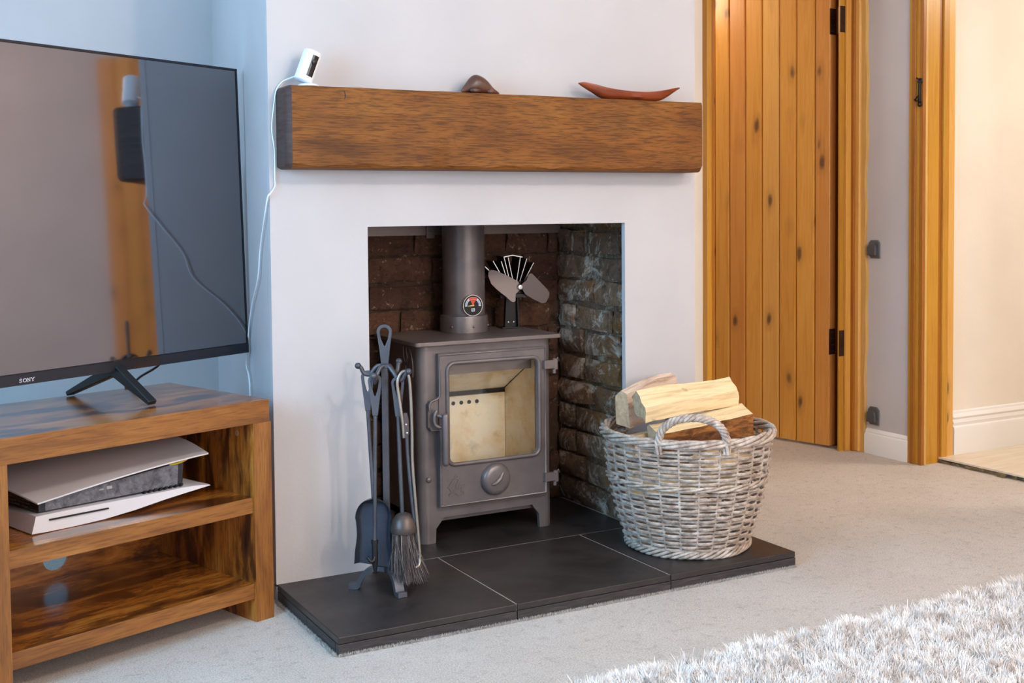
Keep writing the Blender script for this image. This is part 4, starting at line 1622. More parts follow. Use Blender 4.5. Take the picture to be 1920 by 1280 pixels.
g = G()
rr_ = random.Random(2)
nrow = 28
for i in range(nrow):
    t0 = .075 + (.93 - .075) * i / (nrow - 1)
    if .575 < t0 < .625:
        continue
    g.tube(weave_row(t0, .0062, PI * (i % 2) + rr_.uniform(-.12, .12), .005), rr_.uniform(.0037, .0043), 5, closed=True)
g.obj('woven_side', WICKER, bk, smooth=70, weld=False, kind='stuff')
g = G()
for k in range(NS):
    a = 2 * PI * (k + .5) / NS
    g.tube([(brad(t_) * math.cos(a), brad(t_) * math.sin(a), t_ * BH) for t_ in (0.01, .25, .5, .75, .98)], .0038, 6)
g.obj('stake', WICKER, bk, smooth=70, weld=False, kind='stuff')


def rope_band(name, t0, spread, nr, rad, amp=.006, turns=None, zamp=.005, off=.004):
    """several rods twined round each other"""
    g = G()
    N = 160
    for q in range(nr):
        pts = []
        for i in range(N):
            a = 2 * PI * i / N
            ph = a * (turns or NS / 2) + 2 * PI * q / nr
            r = brad(t0) + off + amp * math.cos(ph)
            pts.append((r * math.cos(a), r * math.sin(a), t0 * BH + zamp * math.sin(ph) + .0015 * math.sin(3 * a + q)))
        g.tube(pts, rad, 6, closed=True)
    return g.obj(name, WICKER, bk, smooth=70, weld=False)


rope_band('rim', .965, 0, 5, .0056, amp=.0085, turns=5, zamp=.010, off=.004)
rope_band('waist_band', .60, 0, 3, .0042, amp=.0045, turns=9, zamp=.0055, off=.006)
rope_band('foot_band', .04, 0, 5, .0050, amp=.0065, turns=9, zamp=.0095, off=.002)
g = G()
g.lathe([(.0, .006), (.165, .006), (.165, .012), (.0, .012)], 40, None)
g.obj('base', WICKER, bk)


def handle(az, name='handle'):
    g = G()
    span = .094
    n = 46
    for q in range(4):
        pts = []
        for i in range(n + 1):
            s = i / n
            a = PI * s
            lx = -span * math.cos(a)
            lz = .085 * math.sin(a) ** .8 if 0 < s < 1 else 0
            az2 = az + lx / brad(.95)
            cr = brad(.95) + .006
            ph = s * 2 * PI * 5 + q * PI / 2
            fr = .0074
            # twist around the arch
            ux = fr * math.cos(ph)
            un = fr * math.sin(ph)
            radial = Vector((math.cos(az2), math.sin(az2), 0))
            nrm = (Vector((-math.sin(az2), math.cos(az2), 0)) * -math.cos(a) * 1.0 + Vector((0, 0, 1)) * math.sin(a))
            base = radial * cr + Vector((0, 0, .945 * BH + lz - (.02 if i in (0, n) else 0)))
            pts.append(base + radial * (ux + .002) + nrm * un)
        g.tube(pts, .0053, 6)
    return g.obj(name, WICKER, bk, smooth=70, weld=False)


handle(-PI / 2 - .08)
handle(PI / 2 - .08)


# ---- split logs in the basket
def split_log(label, A, B, up, poly, mats, seed, amp=.006):
    """log from A to B; poly = section points (across, up, material of the edge that starts there)"""
    A, B = Vector(A), Vector(B)
    mid = (A + B) / 2
    x_ = (B - A).normalized()
    up = Vector(up)
    z_ = (up - x_ * up.dot(x_)).normalized()
    y_ = z_.cross(x_)
    L = (B - A).length
    r = random.Random(seed)
    # subdivide the section edges
    sec, sm = [], []
    n = len(poly)
    for i in range(n):
        a, b_ = poly[i], poly[(i + 1) % n]
        k = 4 if a[2] == 1 else 3
        for j in range(k):
            t_ = j / k
            sec.append((a[0] + (b_[0] - a[0]) * t_, a[1] + (b_[1] - a[1]) * t_))
            sm.append(a[2])
    m = len(sec)
    nx = 12
    vs, fs, mi = [], [], []
    off = [[r.uniform(-1, 1) for _ in range(m)] for _ in range(nx + 1)]
    ph = r.uniform(0, 6)
    for i in range(nx + 1):
        u = i / nx
        sc = 1 + .05 * math.sin(u * 5 + ph)
        for j, (a, b_) in enumerate(sec):
            rough_ = amp * off[i][j] * (.8 if sm[j] == 1 and sm[j - 1] == 1 else .2)
            bow = .006 * math.sin(u * PI + ph)
            vs.append((L * (u - .5) + (off[i][j] * .003 if i in (0, nx) else 0), a * sc + rough_, b_ * sc + rough_ * .8 + bow))
    g = G()
    for i in range(nx):
        for j in range(m):
            fs.append((i * m + j, (i + 1) * m + j, (i + 1) * m + (j + 1) % m, i * m + (j + 1) % m))
            mi.append(sm[j])
    fs += [tuple(range(m)), tuple(range(nx * m + m - 1, nx * m - 1, -1))]
    mi += [2, 2]
    g.add(vs, fs)
    g.mi = mi
    o = g.obj('split_log', mats, None, smooth=32, weld=False)
    o.matrix_world = Matrix(((x_.x, y_.x, z_.x, mid.x), (x_.y, y_.y, z_.y, mid.y), (x_.z, y_.z, z_.z, mid.z), (0, 0, 0, 1)))
    tag(o, label, 'log', 'split logs in the basket')
    return o


LM = [SPLIT, BARK, LOG_END]
LMG = [SPLIT_GREY, BARK, LOG_END]
# section: y_ = up x axis -> for a log running to the right, +y_ points away from the room
split_log('pale split log lying topmost across the basket, bark underneath', (1.030, -.222, .457), (1.338, -.268, .492), (-.25, -.35, 1),
          [(-.040, -.022, 1), (.030, -.030, 1), (.050, .012, 0), (.030, .042, 0), (-.030, .020, 0)], LM, 1)
split_log('bark sided split log under the topmost log, poking out right', (1.050, -.262, .386), (1.352, -.318, .418), (0, -.1, 1),
          [(-.030, -.044, 1), (.036, -.040, 1), (.046, .022, 0), (.030, .034, 0), (-.036, .020, 1)], LM, 2)
split_log('weathered grey pink split log standing highest at the back left', (1.036, -.126, .446), (1.255, -.075, .470), (0, -.1, 1),
          [(-.030, -.050, 0), (.030, -.050, 1), (.035, .040, 0), (.010, .062, 0), (-.015, .056, 0)], LMG, 3, .004)
split_log('short pale log low at the right behind the rim', (1.150, -.345, .312), (1.375, -.275, .318), (0, 0, 1),
          [(-.03, -.03, 1), (.035, -.03, 1), (.035, .020, 0), (-.02, .030, 0)], LM, 4)
split_log('pale log low at the left behind the twisted handle', (1.010, -.190, .350), (1.250, -.150, .335), (0, 0, 1),
          [(-.035, -.03, 1), (.035, -.03, 1), (.04, .025, 0), (-.025, .036, 0)], LM, 5)
split_log('split log lying across the bottom of the pile of logs', (1.06, -.10, .235), (1.33, -.30, .24), (0, 0, 1),
          [(-.05, -.04, 1), (.05, -.04, 1), (.05, .030, 0), (-.05, .036, 0)], LM, 6)

# ================================================================== ON THE MANTEL
# white indoor camera on its round foot
cz_ = MZ1 + .0005
ic = thing('indoor_camera', 'small white cylindrical security camera on the left end of the mantel', 'camera', (0.090, -0.062, cz_), -YAW)
G().lathe([(.0, .0), (.027, .0), (.027, .003), (.022, .006), (.010, .008), (.0, .008)], 28).obj('foot', WHITE_PL, ic, smooth=40)
tilt = Matrix.Translation((0, 0, .052)) @ Matrix.Rotation(math.radians(19), 4, 'Y') @ Matrix.Rotation(math.radians(-8), 4, 'X')
G().tube([(0, 0, .006), (0, 0, .022)], .006, 10).obj('stem', WHITE_PL, ic, smooth=50)
g = G()
g.lathe([(.0, -.043), (.021, -.043), (.0245, -.040), (.0245, .040), (.021, .043), (.0, .043)], 36, tilt)
body = g.obj('body', WHITE_PL, ic, smooth=45)
g = G()
vs, fs = [], []
na = 8
for i in range(na + 1):
    a = R_(-72 + 44 * i / na)
    for z in (-.028, .030):
        vs.append((.0250 * math.cos(a), .0250 * math.sin(a), z))
for i in range(na):
    fs.append((2 * i, 2 * i + 2, 2 * i + 3, 2 * i + 1))
g.add(vs, fs, tilt)
win = g.obj('dark_window', SMOKY, body, smooth=60)
a = R_(-50)
g = G()
g.lathe([(.0075, 0), (.0075, .0025), (.005, .004), (0, .004)], 18, tilt @ Matrix.Translation((.0245 * math.cos(a), .0245 * math.sin(a), .012)) @ Matrix.Rotation(a, 4, 'Z') @ Matrix.Rotation(PI / 2, 4, 'Y'))
g.obj('lens', BLACK, win, smooth=40)
# its white lead
lead = [(0.072, -.038, 1.405), (0.055, -.020, 1.398), (.036, -.010, 1.388), (.0205, -.008, 1.366), (.014, -.007, 1.33), (.007, -.006, 1.266), (.013, -.006, 1.21), (.013, -.006, 1.14), (.012, -.007, 1.112), (.0, -.008, 1.095), (-.008, -.004, 1.080), (-.005, .043, 1.013), (-.001, .093, .94), (.0, .119, .866), (.006, .20, .787), (.010, .247, .723), (.012, .275, .651), (.013, .293, .603), (.011, .262, .575), (.010, .25, .52), (.012, .27, .40), (.015, .30, .25)]
g = G()
g.tube(catmull(lead, 5), .0021, 6)
o = g.obj('camera_cable', WHITE_PL, smooth=60)
tag(o, 'thin white cable running from the mantel camera down the chimney corner', 'cable')

# carved animal with a long snout
an = thing('carved_animal', 'small dark carved wooden animal with pointed snout on the mantel', 'ornament', (0.600, -0.055, cz_))
spine = [(-.060, .006, .004), (-.048, .012, .010), (-.034, .022, .019), (-.018, .028, .026), (-.002, .026, .025), (.016, .022, .0215), (.030, .0155, .0155), (.040, .010, .010), (.052, .006, .006), (.064, .003, .003)]
g = G()
N_ = 18
vs, fs = [], []
for (x, zc_, r) in spine:
    for j in range(N_):
        a = 2 * PI * j / N_
        vs.append((x, r * .85 * math.cos(a), max(0.0005, zc_ + r * (1.1 if math.sin(a) > 0 else 1) * math.sin(a))))
for i in range(len(spine) - 1):
    for j in range(N_):
        fs.append((i * N_ + j, i * N_ + (j + 1) % N_, (i + 1) * N_ + (j + 1) % N_, (i + 1) * N_ + j))
fs += [tuple(range(N_)), tuple(range(len(spine) * N_ - 1, (len(spine) - 1) * N_ - 1, -1))]
g.add(vs, fs)
o = g.obj('body', CARVED, an, smooth=80)
sub = o.modifiers.new('sub', 'SUBSURF'); sub.levels = 1; sub.render_levels = 1
for s_ in (-1, 1):
    G().ball((.026, s_ * .014, .007), (.010, .008, .0068), 10, 6).obj('ear', CARVED, an, smooth=80)
    G().ball((-.022, s_ * .017, .008), (.018, .008, .0078), 10, 6).obj('leg', CARVED, an, smooth=80)

# carved boat
bt = thing('carved_boat', 'slim red brown carved wooden boat with raised ends on the mantel', 'ornament', (1.112, -0.062, cz_))
st_ = [(-.185, .0415, .0455, .004), (-.170, .034, .0475, .009), (-.135, .018, .0415, .016), (-.100, .003, .0335, .021), (-.05, .0, .0275, .024), (0.0, .0, .0250, .025), (.05, .0, .0255, .024), (.100, .002, .0315, .020), (.140, .020, .0385, .014), (.170, .037, .0450, .008), (.181, .042, .0455, .004)]
secs = catmull([(a, b_, c) for a, b_, c, d_ in st_], 3)
wid = catmull([(d_, 0, 0) for a, b_, c, d_ in st_], 3)
g = G()
vs, fs = [], []
for p, w_ in zip(secs, wid):
    x, z0, z1 = p
    h_ = max(.003, z1 - z0)
    w2 = w_.x
    ring = [(-w2, z1), (-w2 * .95, z0 + h_ * .35), (-w2 * .45, z0), (w2 * .45, z0), (w2 * .95, z0 + h_ * .35), (w2, z1), (w2 * .72, z1 - .001), (w2 * .5, z0 + h_ * .45), (0, z0 + h_ * .35), (-w2 * .5, z0 + h_ * .45), (-w2 * .72, z1 - .001)]
    vs += [(x, y, z) for y, z in ring]
m = 11
for i in range(len(secs) - 1):
    for j in range(m):
        fs.append((i * m + j, i * m + (j + 1) % m, (i + 1) * m + (j + 1) % m, (i + 1) * m + j))
fs += [tuple(range(m)), tuple(range(len(secs) * m - 1, (len(secs) - 1) * m - 1, -1))]
g.add(vs, fs)
g.obj('hull', BOAT_WOOD, bt, smooth=50)

# ================================================================== TV STAND
SC = Vector((-0.041, -0.116, 0))
SYAW = 0.335
tv_stand = thing('tv_stand', 'rustic brown wooden open shelf unit under the television in the alcove', 'tv stand', SC, SYAW)
# local: x = 0 at the right front corner running to negative, y = 0 at the front running back, z up
W, D, H = 1.42, 0.462, 0.567


def lbox(name, x0, x1, y0, y1, z0, z1, mat, bev=.0015, parent=tv_stand):
    return G().box(x0, x1, y0, y1, z0, z1).obj(name, mat, parent, bevel=bev)


def board(name, x0, x1, y0, y1, z0, z1, top, edge):
    """board with its front edge in another grain"""
    g = G().box(x0, x1, y0 + .0005, y1, z0, z1)
    g.cur = 1
    g.add([(x0, y0, z0), (x1, y0, z0), (x1, y0, z1), (x0, y0, z1), (x0, y0 + .0005, z0), (x1, y0 + .0005, z0), (x1, y0 + .0005, z1), (x0, y0 + .0005, z1)],
          [(0, 1, 2, 3), (3, 2, 6, 7), (0, 4, 5, 1), (1, 5, 6, 2), (0, 3, 7, 4)])
    return g.obj(name, [top, edge], tv_stand, weld=False)


board('top', -W, -0.008, 0, D, .510, H, RUSTIC_TOP, RUSTIC_EDGE)
board('shelf', -.690, -.058, .006, D - .012, .281, .321, RUSTIC_TOP, RUSTIC_EDGE)
board('bottom_shelf', -.690, -.058, .006, D - .012, .060, .0985, RUSTIC_TOP, RUSTIC_EDGE)
board('shelf', -1.365, -.742, .006, D - .012, .281, .321, RUSTIC_TOP, RUSTIC_EDGE)
board('bottom_shelf', -1.365, -.742, .006, D - .012, .060, .0985, RUSTIC_TOP, RUSTIC_EDGE)
for x0, x1 in ((-.057, -.003), (-.741, -.691), (-W + .003, -1.366)):
    g = G().box(x0, x1, .0005, D - .002, 0, .5095)
    g.cur = 1
    g.add([(x0, 0, 0), (x1, 0, 0), (x1, 0, .5095), (x0, 0, .5095)], [(0, 1, 2, 3)])
    g.obj('upright', [RUSTIC_SIDE, RUSTIC_POST], tv_stand, weld=False)
# back panels with a round cable hole behind each shelf


def back_panel(x0, x1, z0, z1, hx_, hz_, r):
    n = 32
    sq, ci = [], []
    for k in range(n):
        a = 2 * PI * k / n
        c, s = math.cos(a), math.sin(a)
        tx = ((x1 - hx_) / c) if c > 1e-9 else ((x0 - hx_) / c if c < -1e-9 else 1e9)
        tz = ((z1 - hz_) / s) if s > 1e-9 else ((z0 - hz_) / s if s < -1e-9 else 1e9)
        t_ = min(tx, tz)
        sq.append((hx_ + t_ * c, hz_ + t_ * s))
        ci.append((hx_ + r * c, hz_ + r * s))
    for (cx, cz) in ((x0, z0), (x0, z1), (x1, z0), (x1, z1)):
        k = min(range(n), key=lambda q: (sq[q][0] - cx) ** 2 + (sq[q][1] - cz) ** 2)
        sq[k] = (cx, cz)
    vs = []
    for y in (D - .012, D - .006):
        vs += [(x, y, z) for x, z in sq] + [(x, y, z) for x, z in ci]
    fs = []
    for i in range(n):
        j = (i + 1) % n
        fs += [(i, j, n + j, n + i), (2 * n + j, 2 * n + i, 3 * n + i, 3 * n + j), (n + i, n + j, 3 * n + j, 3 * n + i), (i, 2 * n + i, 2 * n + j, j)]
    G().add(vs, fs).obj('back_panel', RUSTIC_TOP, tv_stand)


for x0, x1, hx_ in ((-.691, -.057, -.363), (-1.366, -.741, -1.05)):
    back_panel(x0, x1, .06, .300, hx_, .150, .034)
    back_panel(x0, x1, .300, .510, hx_, .440, .034)
g = G()
g.lathe([(.007, 0), (.007, .0015), (0, .002)], 14, Matrix.Translation((-.0575, .07, .478)) @ Matrix.Rotation(-PI / 2, 4, 'Y'))
g.obj('cam_cover', Mat('cam_cover', srgb(176, 128, 90), .5).m, tv_stand, smooth=50)

# ================================================================== TELEVISION
TYAW = 0.5006
TO = Vector((-0.3996, 0.0357, 0))
tv = thing('television', 'large flat black television standing on the rustic wooden tv stand', 'television', TO, TYAW)
zb, zt = 0.645, 1.452
TM = Matrix.Translation((0, 0, zb)) @ Matrix.Rotation(math.radians(-1.9), 4, 'X') @ Matrix.Translation((0, 0, -zb))
x0, x1 = -.981, .468
g = G().box(x0, x1, .003, .016, zb, zt, TM)
panel = g.obj('panel', BEZEL, tv, bevel=.002)
G().box(x0 + .007, x1 - .007, .0005, .0028, zb + .028, zt - .007, TM).obj('screen', SCREEN, tv)
g = G()
g.box(x0, x1, -.002, .003, zb, zb + .026, TM)
g.box(x0, x0 + .006, -.001, .003, zb, zt, TM)
g.box(x1 - .006, x1, -.001, .003, zb, zt, TM)
g.box(x0, x1, -.001, .003, zt - .006, zt, TM)
bez = g.obj('bezel', Mat('gloss_black_bezel', srgb(52, 50, 56), 0.12, 0.5).m, tv, weld=False)
G().box(x0 + .12, x1 - .12, .016, .055, zb + .06, zb + .55, TM).obj('rear_housing', BLACK, tv, bevel=.01)
# maker's name on the bezel in slab letters
lh, lw = .0082, .0088
LX, LZ = -.2735, zb + .0065
g = G()


def lbar(x0, z0, x1, z1, w_):
    d_ = Vector((x1 - x0, z1 - z0)).normalized()
    n_ = Vector((-d_.y, d_.x)) * w_ / 2
    g.prism([(x0 + n_.x, z0 + n_.y), (x0 - n_.x, z0 - n_.y), (x1 - n_.x, z1 - n_.y), (x1 + n_.x, z1 + n_.y)], 'y', -.0026, -.0020, TM)


tw = .0014


def serif(x, z):
    lbar(x - .0021, z, x + .0021, z, .0008)


# S
sp = catmull([(.0070, 0, .0062), (.0060, 0, .0078), (.0036, 0, .0078), (.0014, 0, .0066), (.0026, 0, .0046), (.0054, 0, .0038), (.0066, 0, .0018), (.0044, 0, .0002), (.0016, 0, .0004), (.0006, 0, .0024)], 4)
g.tube([(LX + p.x, -.0023, LZ + p.z) for p in sp], tw * .55, 5, M=TM)
# O
g.tube([(LX + .0150 + .0044 * math.cos(2 * PI * k / 20), -.0023, LZ + .004 + .0038 * math.sin(2 * PI * k / 20)) for k in range(20)], tw * .6, 5, closed=True, M=TM)
# N
nx_ = LX + .0225
lbar(nx_, LZ, nx_, LZ + lh, tw * .7); lbar(nx_ + .0062, LZ, nx_ + .0062, LZ + lh, tw * .7); lbar(nx_ - .0002, LZ + lh, nx_ + .0064, LZ, tw)
serif(nx_, LZ); serif(nx_ - .0005, LZ + lh); serif(nx_ + .0062, LZ + lh)
# Y
yx = LX + .0325
lbar(yx, LZ + lh, yx + .0038, LZ + .0036, tw); lbar(yx + .0076, LZ + lh, yx + .0038, LZ + .0036, tw * .8); lbar(yx + .0038, LZ, yx + .0038, LZ + .004, tw)
serif(yx, LZ + lh); serif(yx + .0076, LZ + lh); serif(yx + .0038, LZ)
g.obj('maker_name', PRINT_WHITE, tv, weld=False)


# feet: a wide inverted V under each end


def tv_foot(fx, apex_y, front, rear):
    """front/rear: (x, y) tips on the stand, apex under the panel"""
    g = G()
    A = Vector((fx, apex_y, zb + .004))
    for tip in (front, rear):
        T = Vector((tip[0], tip[1], H + .0068))
        dv = (T - A).normalized()
        side = Vector((1, 0, 0))
        up = dv.cross(side).normalized()
        if up.z < 0:
            up = -up
        q = []
        for P, hh in ((A, .016), (T, .0062)):
            for a, b_ in ((-1, -1), (1, -1), (1, 1), (-1, 1)):
                q.append(P + side * a * .0125 + up * b_ * hh)
        g.add(q, [(0, 1, 5, 4), (1, 2, 6, 5), (2, 3, 7, 6), (3, 0, 4, 7), (3, 2, 1, 0), (4, 5, 6, 7)])
    g.box(fx - .013, fx + .013, .0, .03, zb - .004, zb + .03)
    return g.obj('foot', BLACK, tv, bevel=.003)


def to_tv(x, y):
    dx, dy = x - TO.x, y - TO.y
    c, s = math.cos(TYAW), math.sin(TYAW)
    return (dx * c + dy * s, -dx * s + dy * c)


fr_, re_ = to_tv(-0.326, -0.066), to_tv(-0.486, 0.212)
xm = (fr_[0] + re_[0]) / 2
tv_foot(xm, .012, (xm + .0, fr_[1]), (xm, re_[1]))
tv_foot(x0 + (x1 - xm), .012, (x0 + (x1 - xm), fr_[1]), (x0 + (x1 - xm), re_[1]))
g = G()
a_ = to_tv(-0.300, 0.11)
g.tube(catmull([(a_[0] + .075, .03, zb + .12), (a_[0] + .072, .04, zb + .01), (a_[0] + .055, .12, .60), (a_[0] + .052, .155, H + .004), (a_[0] + .052, .175, H - .0005 + .004)], 6), .0032, 6)
g.obj('power_lead', BLACK, tv, smooth=60)

# ================================================================== GAME CONSOLE
gc = thing('game_console', 'white and black games console lying flat on the middle shelf', 'games console', (SC.x, SC.y, 0), SYAW)
# built in the stand's frame
CZ = .3215


def bottom_plate():
    g = G()
    sec = [(-.598, .324, .362), (-.560, .3225, .3625), (-.50, .322, .3625), (-.42, .3235, .3615), (-.34, .330, .3605), (-.26, .340, .360), (-.20, .346, .3605), (-.155, .350, .358), (-.128, .3525, .3545)]
    vs, fs = [], []
    for (u, a, b_) in sec:
        in_ = .018 if u < -.59 else 0
        for (v, z) in ((.088 + in_ * 0, a + .0), (.092, b_ - .001), (.104, b_), (.20, b_ - .004), (.385, b_ - .020), (.375, a)):
            vs.append((u + (.012 if (u < -.59 and z > .35) else 0), v, z))
    m = 6
    for i in range(len(sec) - 1):
        for j in range(m):
            fs.append((i * m + j, i * m + (j + 1) % m, (i + 1) * m + (j + 1) % m, (i + 1) * m + j))
    fs += [tuple(range(m)), tuple(range(len(sec) * m - 1, (len(sec) - 1) * m - 1, -1))]
    g.add(vs, fs)
    return g


bp = bottom_plate().obj('lower_plate', CONSOLE_WHITE, gc, smooth=40)
g = G().prism([(-.556, .3475), (-.410, .3462), (-.410, .3490), (-.556, .3505)], 'y', .0855, .10)
g.obj('disc_slot', BLACK_MATT, bp)
g = G()
g.prism([(-.572, .3635), (-.195, .361), (-.190, .424), (-.572, .392)], 'y', .108, .37)
core = g.obj('core', Mat('gloss_black_core', srgb(44, 42, 46), 0.22).m, gc, bevel=.004)
dust = Mat('dusty_gloss_face', rough=0.4)
_v = dust.coords()
dust.color(dust.ramp(dust.noise(_v, 40, 6, 0.7, 0.6), [(0.35, srgb(66, 64, 70)), (0.65, srgb(128, 126, 134))]))
g = G().prism([(-.556, .3665), (-.212, .3655), (-.208, .420), (-.556, .391)], 'y', .1068, .1078)
g.obj('front_face', dust.m, core)
g = G()
g.box(-.423, -.412, .1050, .1066, .3895, .3925)
g.box(-.404, -.390, .1050, .1066, .389, .396)
g.obj('port', BRIGHT, core, weld=False)
g = G()
for k in range(8):
    x = -.31 + k * .0145
    g.prism([(x, .3615), (x + .006, .3615), (x + .010, .3675), (x + .004, .3675)], 'y', .100, .1066)
g.obj('vent_fin', BLACK, core, weld=False)
g = G()
for (v0, v1, z0, z1) in ((.15, .20, .377, .380), (.15, .20, .383, .386), (.22, .26, .376, .378), (.16, .18, .369, .372), (.20, .235, .369, .372)):
    g.box(-.5738, -.5722, v0, v1, z0, z1)
g.obj('rear_port', GREY_PL, core, weld=False)


def top_sheet(u, v):
    """u along the console (left to right), v from front to back"""
    x = -.584 + .452 * u
    zf_ = .3925 + .0475 * u + .004 * math.sin(PI * u) - .004 * u ** 6
    w_ = .285 - .13 * max(0, (u - .72) / .28) ** 1.8
    y = .086 + w_ * v + .012 * max(0, u - .8)
    z = zf_ + .026 * math.sin(PI * .62 * v) * (.64 - .06 * u) + .010 * v
    x += -.030 * v * (1 - u)
    return (x, y, min(z, .5065))


G().shell(top_sheet, 22, 12, (0, 0, -.0035)).obj('upper_plate', CONSOLE_WHITE, gc, smooth=50)
g = G()
g.tube(catmull([(-.235, .104, .4205), (-.215, .100, .4215), (-.19, .100, .4265), (-.172, .106, .4345)], 5), .0024, 6)
g.obj('yellow_lead', YELLOW, gc, smooth=60)

# ================================================================== SMALL FITTINGS ON THE RIGHT
for z, lab in ((0.867, 'upper grey plastic safety gate bracket beside the plank door frame'), (0.163, 'lower grey plastic safety gate bracket just above the skirting')):
    gb = thing('gate_bracket', lab, 'bracket', (XR - .0005, 0.585, z), 0, 'safety gate brackets')
    g = G()
    pl2 = [(-.030, -.038), (.018, -.038), (.030, -.026), (.030, .026), (.018, .038), (-.018, .038), (-.030, .026)]
    g.prism(pl2, 'x', -.008, -.0005)
    g.obj('back_plate', GREY_PL, gb, bevel=.002)
    g = G()
    vs = []
    pts = [(-.022 + .0, -.026), (.022, -.026), (.022, .008)] + [(.022 * math.cos(R_(a)), .008 + .016 * math.sin(R_(a))) for a in range(15, 180, 15)] + [(-.022, .008)]
    g.prism(pts, 'x', -.024, -.0082)
    g.obj('cup', Mat('dark_grey_cup', srgb(78, 76, 78), .5).m, gb, bevel=.003)
lt = thing('hook_latch', 'small black iron hook latch on the doorway frame', 'latch', (XR - .0185, 0.330, 1.497))
g = G()
g.tube([(0.0005, 0, .048), (-.004, 0, .030), (-.004, 0, -.030), (0.0005, 0, -.040)], .0062, 8)
for dz in (.046, -.044):
    g.tube([(-.002, .009 * math.cos(2 * PI * k / 12), dz + .009 * math.sin(2 * PI * k / 12)) for k in range(12)], .0036, 6, closed=True)
g.obj('plate', FAN_BLACK, lt, smooth=60, weld=False)
g = G()
g.tube(catmull([(-.006, .0, -.006), (-.008, .012, -.020), (-.008, .022, -.028), (-.007, .010, -.032), (-.006, .0, -.030)], 4), .003, 6)
g.obj('hook', FAN_BLACK, lt, smooth=60, weld=False)
G().tube(catmull([(-.005, .0, .045), (-.008, .006, .055), (-.009, .012, .060)], 4), .003, 6).obj('thumb_tip', FAN_BLACK, lt, smooth=60)

# ================================================================== SHAGGY RUG
rx0, rx1, ry0, ry1 = 0.06, 2.6, -2.45, -0.975
rg = thing('shaggy_rug', 'pale grey cream shaggy deep pile rug on the carpet', 'rug', ((rx0 + rx1) / 2, (ry0 + ry1) / 2, 0))
cx_, cy_ = (rx0 + rx1) / 2, (ry0 + ry1) / 2
G().box(rx0 - cx_, rx1 - cx_, ry0 - cy_, ry1 - cy_, 0.0005, 0.012).obj('backing', Mat('rug_backing', srgb(196, 186, 178), .9).m, rg)


def yarn(n, xa, xb, ya, yb, wid, ln):
    """n bent yarn blades as one mesh, vectorised"""
    # tufts: blades share a root, splay outwards from it and lean together
    per = 34
    nt = max(1, n // per)
    tx = rng.uniform(xa, xb, nt); ty = rng.uniform(ya, yb, nt)
    lean = rng.uniform(0, 2 * np.pi, nt)
    tall = rng.uniform(.72, 1.2, nt)
    idx = np.repeat(np.arange(nt), per)
    m = len(idx)
    oa = rng.uniform(0, 2 * np.pi, m); orad = np.abs(rng.normal(0, .007, m))
    bx = tx[idx] + np.cos(oa) * orad; by = ty[idx] + np.sin(oa) * orad
    vx = np.cos(lean[idx]) * .9 + np.cos(oa) * orad / .009
    vy = np.sin(lean[idx]) * .9 + np.sin(oa) * orad / .009
    la = np.arctan2(vy, vx)
    L = ln * tall[idx] * rng.uniform(.8, 1.1, m)
    amt = np.clip(np.hypot(vx, vy) * .55, .15, 1.0)
    side = la + np.pi / 2 + rng.normal(0, .5, m)
    segs = 3
    V = np.zeros((m, (segs + 1) * 2, 3))
    for i in range(segs + 1):
        t_ = i / segs
        z = .010 + L * (t_ - .35 * amt * t_ ** 2)
        out = L * amt * .75 * t_ ** 1.7
        px = bx + np.cos(la) * out; py = by + np.sin(la) * out
        w_ = wid * (1 - .75 * t_)
        V[:, 2 * i, 0] = px - np.cos(side) * w_; V[:, 2 * i, 1] = py - np.sin(side) * w_; V[:, 2 * i, 2] = z
        V[:, 2 * i + 1, 0] = px + np.cos(side) * w_; V[:, 2 * i + 1, 1] = py + np.sin(side) * w_; V[:, 2 * i + 1, 2] = z
    F = np.array([[0, 1, 3, 2], [2, 3, 5, 4], [4, 5, 7, 6]])
    k = (segs + 1) * 2
    faces = (F[None] + (np.arange(m) * k)[:, None, None]).reshape(-1, 4)
    return V.reshape(-1, 3), faces


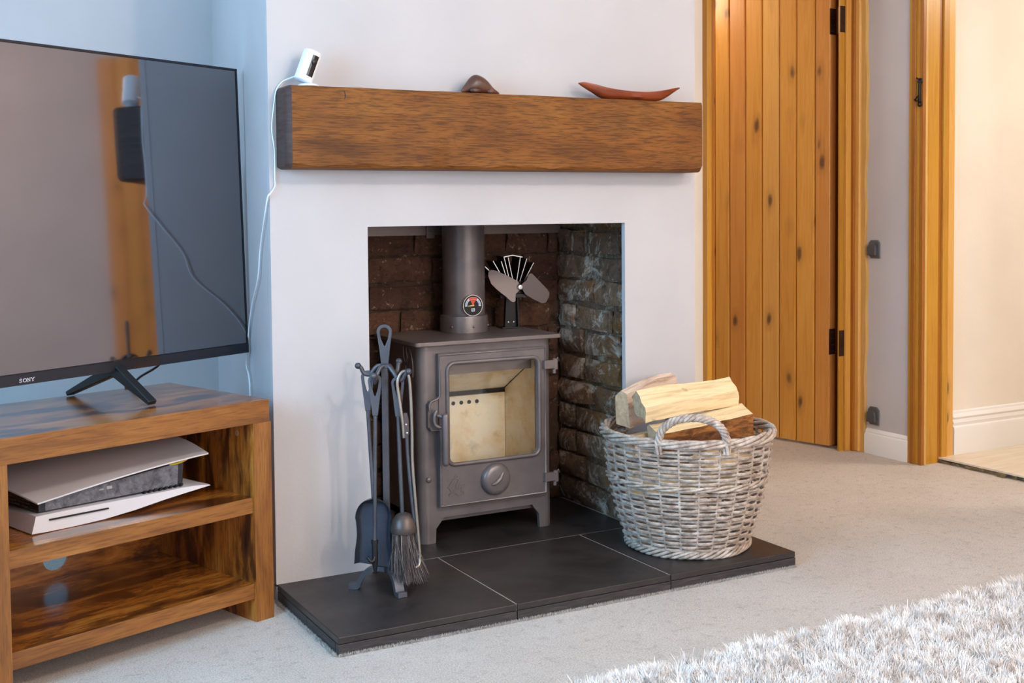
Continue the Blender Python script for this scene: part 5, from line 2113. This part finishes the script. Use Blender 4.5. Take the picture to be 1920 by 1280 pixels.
Vs, Fs, o_ = [], [], 0
for (n_, xa, xb, ya, yb) in ((200000, .30, 2.05, -1.55, ry1 + .005), (16000, rx0, rx1, ry0, -1.55), (8000, rx0, .30, -1.55, ry1), (14000, 2.05, rx1, -1.55, ry1)):
    v_, f_ = yarn(n_, xa, xb, ya, yb, .0014 if n_ > 100000 else .004, .046)
    Vs.append(v_); Fs.append(f_ + o_); o_ += len(v_)
V = np.concatenate(Vs); F = np.concatenate(Fs)
V[:, 0] -= cx_; V[:, 1] -= cy_
me = bpy.data.meshes.new('pile')
me.vertices.add(len(V)); me.vertices.foreach_set('co', V.ravel())
me.loops.add(F.size); me.loops.foreach_set('vertex_index', F.ravel().astype(np.int32))
me.polygons.add(len(F)); me.polygons.foreach_set('loop_start', np.arange(0, F.size, 4, dtype=np.int32))
me.update(calc_edges=True)
me.materials.append(RUG)
po = bpy.data.objects.new('pile', me)
COL.objects.link(po)
po.parent = rg
po['kind'] = 'stuff'

# frayed carpet edge against the hearth
V_, F_ = yarn(9000, 0, 1, 0, 1, .0006, .008)
m_ = len(V_) // 8
root = V_.reshape(m_, 8, 3)
s_ = rng.uniform(0, 1, m_)
tot = 1.408 + .46 * 2
q = s_ * tot
nx_ = np.where(q < .46, -.001 - np.abs(rng.normal(0, .003, m_)), np.where(q < .46 + 1.408, q - .46, 1.409 + np.abs(rng.normal(0, .003, m_))))
ny_ = np.where(q < .46, -.463 + q, np.where(q < .46 + 1.408, -.465 - np.abs(rng.normal(0, .003, m_)), -.463 + (q - 1.868)))
base = root[:, :2, :].mean(axis=1)
root[:, :, 0] += (nx_ - base[:, 0])[:, None]
root[:, :, 1] += (ny_ - base[:, 1])[:, None]
root[:, :, 2] -= .009
me = bpy.data.meshes.new('carpet_fringe')
me.from_pydata(root.reshape(-1, 3).tolist(), [], F_.tolist())
me.materials.append(CARPET)
fo = bpy.data.objects.new('carpet_fringe', me)
COL.objects.link(fo)
fo.parent = bpy.data.objects['floor']
fo['kind'] = 'stuff'
